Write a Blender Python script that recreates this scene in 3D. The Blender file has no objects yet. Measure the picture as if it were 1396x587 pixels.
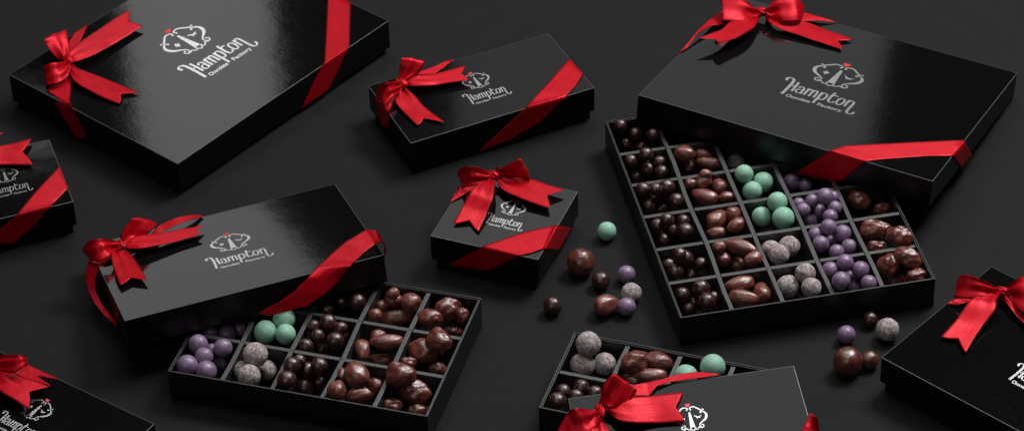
# Red-ribboned black chocolate boxes on a dark table (Blender 4.5). All lengths below are centimetres; the finished scene is scaled to metres.
import bpy, bmesh, math, random
from mathutils import Vector, Matrix, Euler, noise
DATA = {}
# camera: pitch (radians), roll, distance, focal length in pixels of a 1396 pixel wide frame
DATA['p'] = {'pitch': 0.67182, 'roll': -0.03642, 'D': 237.337, 'f': 4020.27}
# boxes, lids and trays: origin of the top face, rotation, width, length, height of the lid wall
DATA['fr'] = {
  'A': {'o': [-26.006,20.36,3.301], 'r': [0,0,0.8493], 'w': 25.58, 'l': 20.15, 'hl': 2.75},
  'B': {'o': [-2.185,13.16,3.301], 'r': [0,0,0.4157], 'w': 16.67, 'l': 8.87, 'hl': 2.35},
  'C': {'o': [-0.563,-3.864,3.301], 'r': [0,0,-0.391], 'w': 9.02, 'l': 9.02, 'hl': 2.35},
  'E': {'o': [-14.313,-17.035,2.809], 'r': [0,0,-0.3037], 'w': 20.36, 'l': 13.88, 'hl': 2.35},
  'G': {'o': [20.044,-2.362,2.809], 'r': [0,0,0.1764], 'w': 20.15, 'l': 25.58, 'hl': 2.35},
  'I': {'o': [10.715,-24.723,2.809], 'r': [0,0,-0.3401], 'w': 16.67, 'l': 8.87, 'hl': 2.35},
  'J': {'o': [39.012,-24.58,3.301], 'r': [0,0,-0.7648], 'w': 20.36, 'l': 13.88, 'hl': 2.35},
  'K': {'o': [-40.561,2.456,3.301], 'r': [0,0,0.3193], 'w': 9.02, 'l': 8.87, 'hl': 2.35},
  'D': {'o': [-21.663,-8.004,3.974], 'r': [-0.2172,-0.0109,0.3199], 'w': 20.36, 'l': 13.88, 'hl': 2.35},
  'F': {'o': [26.636,10.937,3.933], 'r': [-0.13,0.015,-0.5026], 'w': 25.58, 'l': 20.15, 'hl': 2.35},
  'H': {'o': [12.404,-30.889,4.405], 'r': [0.1893,-0.0225,0.1347], 'w': 16.67, 'l': 8.87, 'hl': 2.35},
  'L': {'o': [-35.849,-25.679,3.301], 'r': [0,0,-0.6172], 'w': 16.67, 'l': 8.87, 'hl': 2.35},
}
DATA['kn'] = {
  'A': [-8.96,6.75,0.8],
  'B': [-6.08,2.51,0.8],
  'C': [-2.27,3.32,0.8],
  'D': [-8.01,3.9,0.8],
  'F': [-9.26,7.19,0.8],
  'H': [-6.37,2.32,0.8],
  'J': [-7.32,4.22,0.8],
  'L': [-5.3,2.1,0.8],
  'K': [-1.83,3.61,0.8],
}
# ribbons: box, kind, cross rungs (left and right end, in the box's own axes), tip of the swallow-tail notch
DATA['st'] = [
  ['A','loop',[[[-9.39,7.42,0.8],[-8.56,6.95,0.8]],[[-9.68,7.8,1.4],[-7.79,7.8,0.98]],[[-9.66,8.45,2],[-7.26,8.42,1.4]],[[-9.48,8.84,2.3],[-6.71,9.15,1.61]],[[-9.02,9.28,1.6],[-6.59,9.3,1.12]],[[-8.83,8.9,0.7],[-7.41,8.45,0.49]],[[-9.02,7.75,0.5],[-8.45,7.25,0.5]]],None],
  ['A','loop',[[[-9.2,6.71,0.8],[-9.46,5.75,0.8]],[[-10.35,6.36,1.5],[-10.52,5.28,0.53]],[[-11.05,6.58,1.7],[-11.63,5.16,0.59]],[[-11.32,7.12,1.2],[-12.25,5.89,0.42]],[[-10.92,7.31,0.5],[-11.78,5.83,0.18]],[[-9.97,7.14,0.3],[-10.65,5.52,0.1]],[[-9.15,6.8,0.5],[-9.27,6.07,0.5]]],None],
  ['A','tail',[[[-8.53,7.31,0.7],[-8.88,6.7,0.7]],[[-7.62,7.7,0.8],[-8.65,6,0.8]],[[-5.4,8.07,0.7],[-6.73,5.59,0.7]],[[-2.61,8.4,0.45],[-4.19,5.69,0.45]],[[-0.23,8.53,0.4],[-1.21,5.73,0.4]]],[-1.66,7.17,0.4]],
  ['A','tail',[[[-8.89,6.76,0.6],[-9.44,6.18,0.6]],[[-9.03,5.65,0.5],[-10.48,4.42,0.5]],[[-8.73,4.31,0.4],[-10.55,2.7,0.4]],[[-8.32,2.19,0.25],[-10.43,1.04,0.25]],[[-8.02,-0.69,0.2],[-10.15,-0.57,0.2]]],[-9.19,0.36,0.2]],
  ['A','band',[[[-8.57,7.64,0.4],[-8.34,7.17,0.4]],[[-6.72,9.24,0.15],[-6.9,7.97,0.15]],[[-5.24,10.05,0.05],[-3.52,10.09,0.05]],[[-5.21,10.12,-0.16],[-3.52,10.12,-0.12]]],None],
  ['A','band',[[[-9.04,6.88,0.4],[-8.95,6.36,0.4]],[[-10.72,6.97,0.15],[-9.68,5.63,0.15]],[[-12.39,5.72,0.06],[-12.27,3.09,0.06]],[[-12.85,4.36,-0.56],[-12.85,2.38,0.54]],[[-12.85,2.26,-3.24],[-12.85,0.79,-2.61]]],None],
  ['A','band',[[[12.77,-2.98,0.06],[12.75,-5.68,0.06]],[[8.64,-6.61,0.05],[10.31,-7.85,0.05]],[[4.86,-9.91,0.06],[8,-9.93,0.06]],[[4.51,-10.13,0.15],[7.69,-10.13,0.14]],[[2.98,-10.13,-1.18],[6.34,-10.13,-1.44]],[[1.42,-10.13,-2.86],[4.63,-10.13,-2.87]]],None],
  ['B','loop',[[[-6.12,3.06,0.8],[-5.76,2.64,0.8]],[[-5.87,3.44,1.4],[-4.76,2.8,0.98]],[[-5.66,3.59,2],[-4.01,2.95,1.4]],[[-5.39,3.94,2.3],[-3.53,3.34,1.61]],[[-5.11,4.57,1.5],[-3.42,3.8,1.05]],[[-5.37,4.19,0.6],[-4.4,3.36,0.42]],[[-5.9,3.3,0.5],[-5.63,3.04,0.5]]],None],
  ['B','loop',[[[-6.05,2.83,0.8],[-6.32,1.74,0.8]],[[-6.96,2.02,1.6],[-6.55,1.7,0.56]],[[-7.78,1.63,2],[-7.35,1.24,0.7]],[[-8.28,1.94,1.6],[-8.09,0.78,0.56]],[[-8.54,2.14,0.9],[-8.5,0.55,0.31]],[[-8.48,1.97,0.3],[-8.23,0.54,0.1]],[[-7.48,1.96,0.2],[-7.32,1.25,0.07]],[[-6.04,3.05,0.4],[-6.12,2.25,0.4]]],None],
  ['B','tail',[[[-5.65,2.97,0.7],[-5.89,2.26,0.7]],[[-4.85,3.24,0.8],[-5.39,1.68,0.8]],[[-3.97,3.07,0.7],[-4.33,1.33,0.7]],[[-2.34,2.74,0.55],[-2.9,1.19,0.55]],[[-0.17,2.77,0.48],[-0.76,0.78,0.48]]],[-1.1,1.68,0.48]],
  ['B','tail',[[[-6.41,2.33,0.6],[-5.97,1.87,0.6]],[[-7.35,0.96,0.5],[-5.62,0.89,0.5]],[[-7.29,-0.76,0.3],[-5.47,-0.76,0.3]],[[-7,-2.69,0.18],[-4.81,-3.36,0.18]]],[-6.15,-1.91,0.18]],
  ['B','band',[[[-5.55,3.39,0.4],[-5.65,2.84,0.4]],[[-4.12,4.04,0.2],[-3.95,2.87,0.2]],[[-2.49,4.32,0.1],[-1.95,3.68,0.1]],[[-0.96,4.66,0.05],[-0.44,4.56,0.05]],[[-1,4.49,0.14],[-0.45,4.49,0.02]]],None],
  ['B','band',[[[-6.34,3,0.3],[-6.12,2.41,0.3]],[[-7.88,2.6,0.15],[-7.33,1.37,0.15]],[[-8.49,2.46,0.06],[-8.11,0.43,0.06]],[[-8.4,2.6,-0.29],[-8.4,-0.29,0.49]],[[-8.4,1.93,-2.49],[-8.4,0.06,-1.56]]],None],
  ['B','band',[[[8.4,0.19,-0.27],[8.4,-2.37,-0.13]],[[8.27,0.17,0.06],[8.29,-2.44,0.06]],[[5.41,-1.94,0.05],[7.15,-3.47,0.05]],[[2.29,-4.19,0.06],[5.96,-4.32,0.06]],[[2.03,-4.49,0.16],[5.82,-4.49,0]],[[-0.17,-4.49,-1.38],[3.42,-4.49,-1.8]],[[-2.49,-4.49,-2.97],[0.51,-4.49,-2.65]]],None],
  ['C','loop',[[[-2.68,3.25,0.9],[-2.19,2.45,0.9]],[[-2.94,2.74,1.7],[-2.49,2.49,0.59]],[[-3.52,2.32,2.1],[-2.89,1.94,0.74]],[[-4.2,2.25,2],[-3.45,1.51,0.7]],[[-4.95,2.57,1.2],[-4.16,1.5,0.42]],[[-5.03,2.77,0.5],[-4.18,1.76,0.18]],[[-4.09,2.92,0.25],[-3.46,2.44,0.09]],[[-2.81,3.44,0.5],[-2.4,2.96,0.5]]],None],
  ['C','loop',[[[-2.17,3.98,0.9],[-1.7,2.97,0.9]],[[-1.49,3.62,1.6],[-1.29,3.67,0.56]],[[-0.75,3.72,2.2],[-0.27,3.7,0.77]],[[-0.18,4.13,2.4],[0.59,3.86,0.84]],[[-0.71,4.89,1.4],[0.45,3.96,0.49]],[[-1.58,4.76,0.6],[-1.05,4.02,0.21]],[[-2.23,4.26,0.5],[-1.91,3.54,0.5]]],None],
  ['C','tail',[[[-2.45,2.88,0.7],[-2.02,2.92,0.7]],[[-2.87,1.71,1],[-1.52,1.87,1]],[[-3.05,0.53,1],[-1.1,0.28,1]],[[-3.24,-0.79,0.5],[-1.1,-1.06,0.5]],[[-3.28,-2.77,0.2],[-1.02,-3.04,0.2]]],[-2.27,-1.97,0.2]],
  ['C','tail',[[[-2.01,3.54,0.7],[-1.81,2.89,0.7]],[[-1.23,3.84,0.6],[-0.77,1.99,0.6]],[[0.42,4.21,0.55],[0.82,1.51,0.55]],[[2.17,3.96,0.5],[2.16,1.31,0.5]],[[3.59,3.78,0.45],[3.3,1.19,0.45]]],[2.54,2.72,0.45]],
  ['C','band',[[[-2.92,3.23,0.4],[-2.59,3.03,0.4]],[[-3.98,2.62,0.2],[-3.31,1.92,0.2]],[[-4.65,1.96,0.06],[-4.52,-0.14,0.06]],[[-4.57,1.54,0.27],[-4.57,-0.21,-0.01]],[[-4.57,1.16,-0.24],[-4.57,-0.46,-0.55]]],None],
  ['C','band',[[[-2.68,4.24,0.4],[-2.26,4.18,0.4]],[[-2.54,4.87,0.2],[-1.94,4.98,0.2]],[[-2.75,5.24,0.05],[-1.97,5.38,0.05]],[[-2.47,4.57,0.63],[-1.63,4.57,0.77]]],None],
  ['C','band',[[[-3.07,-4.57,-2.53],[0.21,-4.57,-2.31]],[[-0.32,-4.57,-0.12],[2.8,-4.57,-0.17]],[[-0.21,-4.56,0.06],[2.97,-4.62,0.06]],[[2.18,-1.84,0.05],[3.92,-3.85,0.05]],[[4.33,-0.12,0.06],[4.44,-3.16,0.06]],[[4.57,-0.52,0.39],[4.57,-3.3,0.1]],[[4.57,3,-2.58],[4.57,-0.1,-2.52]]],None],
  ['D','loop',[[[-8.17,4.26,0.9],[-8.13,2.9,0.9]],[[-8.82,3.9,1.5],[-8.52,3.56,0.53]],[[-9.71,3.51,2],[-9.23,2.62,0.7]],[[-10.47,3.88,1.8],[-10.04,2.39,0.63]],[[-10.97,4.28,1.1],[-10.6,3.34,0.39]],[[-10.76,4.51,0.5],[-10.35,3.26,0.17]],[[-9.9,4.11,0.25],[-9.64,2.89,0.09]],[[-8.12,4.66,0.5],[-8.04,3.75,0.5]]],None],
  ['D','loop',[[[-8.03,4.3,0.9],[-7.67,3.23,0.9]],[[-7.75,4.21,1.6],[-6.28,4.74,0.56]],[[-7.15,4.5,2.1],[-5.35,5.12,0.73]],[[-6.53,4.82,2.4],[-4.65,6.01,0.84]],[[-6.51,5.88,1.5],[-4.88,6.18,0.53]],[[-7.41,5.77,0.6],[-6.23,5.26,0.21]],[[-7.87,4.82,0.5],[-7.55,4.11,0.5]]],None],
  ['D','tail',[[[-7.45,4.48,0.8],[-7.66,3.18,0.8]],[[-6.51,5.18,0.8],[-6.7,2.61,0.8]],[[-5.44,4.79,0.65],[-5.64,2.65,0.65]],[[-3.38,4.76,0.5],[-3.63,2.86,0.5]],[[-1.27,4.61,0.42],[-1.81,3.09,0.42]]],[-2.14,4.02,0.42]],
  ['D','tail',[[[-8.74,3.95,0.7],[-7.79,3.05,0.7]],[[-9.23,1.68,0.8],[-7.61,1.57,0.8]],[[-9.36,-0.02,0.55],[-7.4,-0.25,0.55]],[[-9.39,-1.79,0.38],[-7.33,-2.13,0.38]]],[-8.25,-1.06,0.38]],
  ['D','band',[[[-7.45,4.92,0.4],[-7.41,4.24,0.4]],[[-5.34,5.5,0.3],[-4.93,5.16,0.3]],[[-4.35,6.58,0.4],[-4.27,5.34,0.4]],[[-3.01,6.67,0.6],[-2.82,5.53,0.6]],[[-1.79,6.92,0.4],[-1.69,6.19,0.4]],[[-0.96,7.14,0.1],[-0.83,6.7,0.1]]],None],
  ['D','band',[[[-8.91,4.49,0.3],[-8.19,4.06,0.3]],[[-10.08,4.09,0.25],[-9.13,3.02,0.25]],[[-10.76,3.87,0.1],[-9.67,2.72,0.1]],[[-11.11,3.45,-0.3],[-10.32,2.69,-0.3]],[[-11.34,2.95,-0.9],[-10.74,2.19,-0.9]],[[-11.36,2.14,-1.5],[-10.89,1.66,-1.5]],[[-11.23,0.83,-2],[-10.75,0.56,-2]],[[-10.86,-0.4,-2.5],[-10.43,-0.44,-2.5]],[[-10.21,-1.37,-3.2],[-9.98,-1.1,-3.2]]],None],
  ['D','band',[[[10.68,-4.55,-1.84],[10.68,-5.54,-0.54]],[[10.43,-6.63,0.86],[10.43,-7.15,0.28]],[[10.62,-3.61,0.45],[10.51,-5.78,0.45]],[[10.03,-2.68,0.25],[10.02,-5.34,0.25]],[[8.02,-3.59,0.12],[8.94,-5.94,0.12]],[[6.05,-5.33,0.06],[7.88,-6.95,0.06]],[[4.83,-6.6,0.1],[7.36,-7.55,0.1]],[[4.03,-7.29,-0.11],[6.6,-7.29,-0.89]],[[2.82,-7.54,-0.8],[5.25,-7.54,-1.67]],[[1.43,-7.64,-1.38],[3.61,-7.64,-2.31]],[[-0.26,-7.64,-1.85],[0.6,-7.64,-2.29]]],None],
  ['F','loop',[[[-9.82,7.22,0.9],[-9.03,6.22,0.9]],[[-10.07,6.49,1.6],[-9.28,6.12,0.56]],[[-11.32,6.19,2.2],[-9.87,4.7,0.77]],[[-12.45,5.27,2.5],[-11.31,3.71,0.88]],[[-12.57,6.04,1.5],[-11.27,4.05,0.53]],[[-11.3,6.78,0.7],[-10.27,5.73,0.25]],[[-9.93,7.63,0.5],[-9.39,6.98,0.5]]],None],
  ['F','loop',[[[-9.16,7.45,0.9],[-8.56,6.51,0.9]],[[-8.77,7.46,1.6],[-7.94,6.66,0.56]],[[-8.05,8.1,2.2],[-6.95,6.44,0.77]],[[-7.07,8.87,2.2],[-5.94,7.16,0.77]],[[-6.22,9.12,1.3],[-5.96,7.92,0.45]],[[-7.18,10.5,0.6],[-6.75,8.61,0.21]],[[-8.47,9.52,0.4],[-8.04,8.25,0.14]],[[-9.25,8.06,0.5],[-8.81,7.34,0.5]]],None],
  ['F','tail',[[[-9.63,7.21,0.6],[-9.15,6.56,0.6]],[[-10,5.59,0.8],[-8.73,4.17,0.8]],[[-10.73,3.92,0.95],[-8.9,2.43,0.95]],[[-10.88,1.89,1],[-9.26,1.17,1]],[[-11.84,-0.52,1.1],[-9.86,-0.29,1.1]]],[-10.62,0.33,1.1]],
  ['F','tail',[[[-9.13,7.91,0.6],[-8.78,6.79,0.6]],[[-7.41,6.97,0.5],[-7.42,5.78,0.5]],[[-5.84,8.28,0.35],[-5.3,5.73,0.35]],[[-3.83,8.19,0.25],[-3.31,5.67,0.25]],[[-1.09,7.79,0.18],[-1.27,5.65,0.18]]],[-2.22,6.73,0.18]],
  ['F','band',[[[-9.84,7.76,0.4],[-9.48,7.23,0.4]],[[-11.56,6.85,0.25],[-10.58,5.23,0.25]],[[-12.67,6.03,0.35],[-11.52,3.89,0.35]],[[-12.74,3.78,0.5],[-12.23,2.94,0.5]],[[-12.78,1.69,0.5],[-12.54,1.34,0.5]],[[-12.77,-1.88,0.1],[-12.59,-1.11,0.1]],[[-12.87,-2.32,0.05],[-12.87,-1.3,-0.26]],[[-12.87,-2.41,-0.38],[-12.87,-1.82,-0.53]]],None],
  ['F','band',[[[-9.27,8.27,0.4],[-8.91,7.59,0.4]],[[-7.53,9.17,0.35],[-6.98,7.56,0.35]],[[-6.33,9.77,0.35],[-6.08,8.07,0.35]],[[-4.89,9.82,0.3],[-4.87,9.12,0.3]],[[-3.6,10.09,0.08],[-3.6,10,0.08]]],None],
  ['F','band',[[[1.28,-10.13,-3],[5.31,-10.13,-2.52]],[[3.97,-10.13,-0.08],[7.05,-10.13,-0.19]],[[4.07,-10.1,0.06],[7.15,-10.14,0.06]],[[4.75,-8.84,0.05],[8.05,-9.26,0.05]],[[9.1,-5.5,0.05],[10.98,-6.86,0.05]],[[12.72,-2.88,0.06],[12.78,-5.7,0.06]],[[12.85,-3,0.06],[12.85,-5.6,-0.04]],[[12.85,-0.1,-2.85],[12.85,-2.67,-2.69]]],None],
  ['H','loop',[[[-6.23,3.04,0.9],[-5.78,2.26,0.9]],[[-6.1,3.38,1.5],[-5.11,2.08,0.53]],[[-5.86,3.73,2],[-4.2,2.66,0.7]],[[-5.16,4.2,2.4],[-3.49,3.68,0.84]],[[-4.95,4.58,1.4],[-3.57,3.64,0.49]],[[-5.7,4.11,0.6],[-4.54,3.2,0.21]],[[-6.12,3.27,0.5],[-5.75,2.65,0.5]]],None],
  ['H','loop',[[[-6.95,2.59,0.9],[-6.36,1.42,0.9]],[[-7.47,2.13,1.6],[-6.73,0.92,0.56]],[[-8.26,1.91,2.1],[-7.48,0.17,0.74]],[[-8.82,1.94,1.6],[-8.51,-0.16,0.56]],[[-9.68,1.06,0.8],[-9.09,-0.5,0.28]],[[-9.13,1.23,0.3],[-8.52,-0.25,0.1]],[[-7.03,2.63,0.4],[-6.4,1.75,0.4]]],None],
  ['H','tail',[[[-5.98,3.06,0.6],[-5.84,2.37,0.6]],[[-5.23,3.32,0.8],[-5.25,1.35,0.8]],[[-3.99,3.28,0.7],[-4.26,0.97,0.7]],[[-2.56,3.32,0.35],[-2.77,0.91,0.35]],[[-0.08,3.4,0.2],[-0.5,0.7,0.2]]],[-1.03,2.08,0.2]],
  ['H','tail',[[[-6.88,2.01,0.6],[-6.24,1.68,0.6]],[[-7.71,0.38,0.8],[-6.01,0.07,0.8]],[[-8.36,-0.79,0.5],[-6.42,-1.14,0.5]],[[-9.45,-2.02,0.4],[-7.25,-2.84,0.4]]],[-8.23,-2.02,0.4]],
  ['H','band',[[[-5.74,3.39,0.4],[-5.69,2.72,0.4]],[[-3.5,4.44,0.45],[-3.56,3.43,0.45]],[[-2.49,4.6,0.3],[-2.6,3.38,0.3]],[[-1.12,4.74,0.3],[-1.87,4.15,0.3]],[[-0.08,5.03,0.15],[-0.65,4.43,0.15]],[[1.27,5.05,0.1],[1.19,4.45,0.1]],[[2.87,4.58,0.08],[2.81,4.48,0.08]]],None],
  ['H','band',[[[5.89,-3.33,0.06],[7.13,-4.84,0.06]],[[6.98,-2.02,0.15],[8.31,-2.92,0.15]],[[7.83,-1.26,0.5],[8.65,-2.07,0.5]],[[8.49,0.23,-0.23],[8.49,-1.75,1.9]],[[8.44,-0.55,0.29],[8.44,-1.84,1.48]]],None],
  ['J','loop',[[[-7.78,4.1,0.9],[-7.24,3.7,0.9]],[[-8.19,3.67,1.5],[-7.48,3.46,0.53]],[[-8.9,3.03,2],[-7.93,2.72,0.7]],[[-9.5,2.68,2.2],[-8.64,1.96,0.77]],[[-10.1,2.59,1.9],[-9.64,1.53,0.66]],[[-10.32,2.58,1],[-9.95,1.81,0.35]],[[-9.79,2.89,0.4],[-9.48,2.27,0.14]],[[-7.88,4.37,0.5],[-7.57,4.15,0.5]]],None],
  ['J','loop',[[[-7.18,4.56,0.9],[-6.73,4.06,0.9]],[[-6.83,4.89,1.6],[-6.18,3.86,0.56]],[[-6.38,5.3,2.1],[-5.09,3.18,0.74]],[[-5.75,6.19,2.3],[-3.8,3.12,0.81]],[[-5.93,6.84,1.2],[-3.82,3.43,0.42]],[[-6.87,5.78,0.5],[-6.12,4.51,0.18]],[[-7.29,4.88,0.5],[-7.02,4.57,0.5]]],None],
  ['J','tail',[[[-7.79,3.87,0.7],[-7.26,3.92,0.7]],[[-8.32,2.35,0.95],[-6.94,3,0.95]],[[-8.38,1.42,0.95],[-6.4,1.99,0.95]],[[-8.2,-0.45,0.5],[-6.22,-0.06,0.5]],[[-8.05,-2.5,0.3],[-5.56,-2.83,0.3]]],[-7.03,-1.71,0.3]],
  ['J','tail',[[[-7.27,4.06,0.6],[-6.93,4.36,0.6]],[[-5.9,3.23,0.6],[-6.11,4.66,0.6]],[[-4.41,2.7,0.4],[-4.42,4.54,0.4]],[[-2.15,2.16,0.3],[-2.16,3.99,0.3]]],[-2.52,3.15,0.3]],
  ['J','band',[[[-7.82,4.18,0.4],[-7.55,4.14,0.4]],[[-9.13,2.66,0.25],[-8.68,2.25,0.25]],[[-9.95,2.13,0.15],[-8.94,2.07,0.15]],[[-10.07,1.08,0.06],[-9.4,1.49,0.06]],[[-10.24,1.26,-0.29],[-10.24,2.57,-1.2]]],None],
  ['L','loop',[[[-5.65,2.51,0.9],[-4.73,2.13,0.9]],[[-5.01,2.75,1.6],[-3.95,1.94,1.12]],[[-3.78,2.92,2.1],[-2.8,2.01,1.47]],[[-3.1,3.08,2.3],[-2.62,2.89,1.61]],[[-3.03,3.69,1.6],[-3.06,3.66,1.12]],[[-3.99,4.02,0.7],[-3.54,3.62,0.49]],[[-5.5,2.89,0.4],[-4.87,2.51,0.4]]],None],
  ['L','tail',[[[-5.83,2.8,0.6],[-5.27,2.19,0.6]],[[-5.03,3.7,0.6],[-4,2.22,0.6]],[[-3.23,3.95,0.6],[-3.01,2.56,0.6]],[[-0.19,3.93,0.6],[-0.35,3.03,0.6]]],[-1.95,3.01,0.6]],
  ['L','tail',[[[-5.38,2.31,0.6],[-4.7,1.39,0.6]],[[-4.18,2.48,0.9],[-2.91,0.41,0.9]],[[-2.65,2.52,0.8],[-1.52,0.28,0.8]],[[-0.44,3.14,0.5],[-0.16,0.28,0.5]]],[-1.26,1.75,0.5]],
  ['L','loop',[[[-5.21,2.02,0.9],[-5.04,1.35,0.9]],[[-4.96,0.97,1.8],[-4.85,0.42,1.26]],[[-5.97,0.64,1],[-4.93,-0.41,0.7]],[[-5.7,1.16,0.3],[-4.94,0.61,0.21]],[[-5.63,2.23,0.4],[-5.39,1.8,0.4]]],None],
  ['K','loop',[[[-1.74,4.04,0.8],[-1.83,3.16,0.8]],[[-1.99,4.38,1.6],[-1.07,4.08,1.12]],[[-2.11,5.11,2.2],[-0.78,5.22,1.54]],[[-1.85,5.23,1.4],[-1.1,4.91,0.98]],[[-1.81,4.33,0.5],[-1.76,3.7,0.5]]],None],
  ['K','loop',[[[-1.82,4.07,0.8],[-1.99,3.22,0.8]],[[-2.65,3.72,1.6],[-3.08,2.75,1.12]],[[-3.48,4.04,1.4],[-3.98,2.7,0.98]],[[-2.75,3.95,0.6],[-3.11,3.14,0.42]],[[-1.87,4.05,0.5],[-1.92,3.77,0.5]]],None],
  ['K','tail',[[[-1.88,3.92,0.6],[-1.61,3.5,0.6]],[[-2.37,2.43,0.5],[-1.03,2.19,0.5]],[[-2.47,0.34,0.3],[-0.92,0.32,0.3]]],[-1.69,0.78,0.3]],
  ['K','band',[[[-1.62,4.54,0.3],[-1.58,3.91,0.3]],[[-0.21,6.43,0.1],[0.44,6.17,0.1]],[[0.55,6.7,0.05],[1.25,6.66,0.05]]],None],
  ['K','tail',[[[-1.65,4.14,0.7],[-1.82,3.29,0.7]],[[-0.94,4.11,0.8],[-1.31,1.89,0.8]],[[0.49,4.48,0.4],[-0.03,2,0.4]],[[3.11,4.6,0.3],[2.45,1.15,0.3]]],[1.91,3.13,0.3]],
  ['K','band',[[[4.57,0.65,-0.32],[4.57,-2.04,-0.61]],[[4.44,0.42,0.06],[4.47,-2.69,0.06]],[[2.24,-1.78,0.05],[3.7,-3.4,0.05]],[[0.05,-4.31,0.06],[2.93,-4.14,0.06]],[[-0.04,-4.49,0.07],[2.79,-4.49,0.14]],[[-1.77,-4.49,-1.1],[0.9,-4.49,-1.68]],[[-2.77,-4.49,-2.11],[-0.79,-4.49,-2.7]]],None],
]
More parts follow.
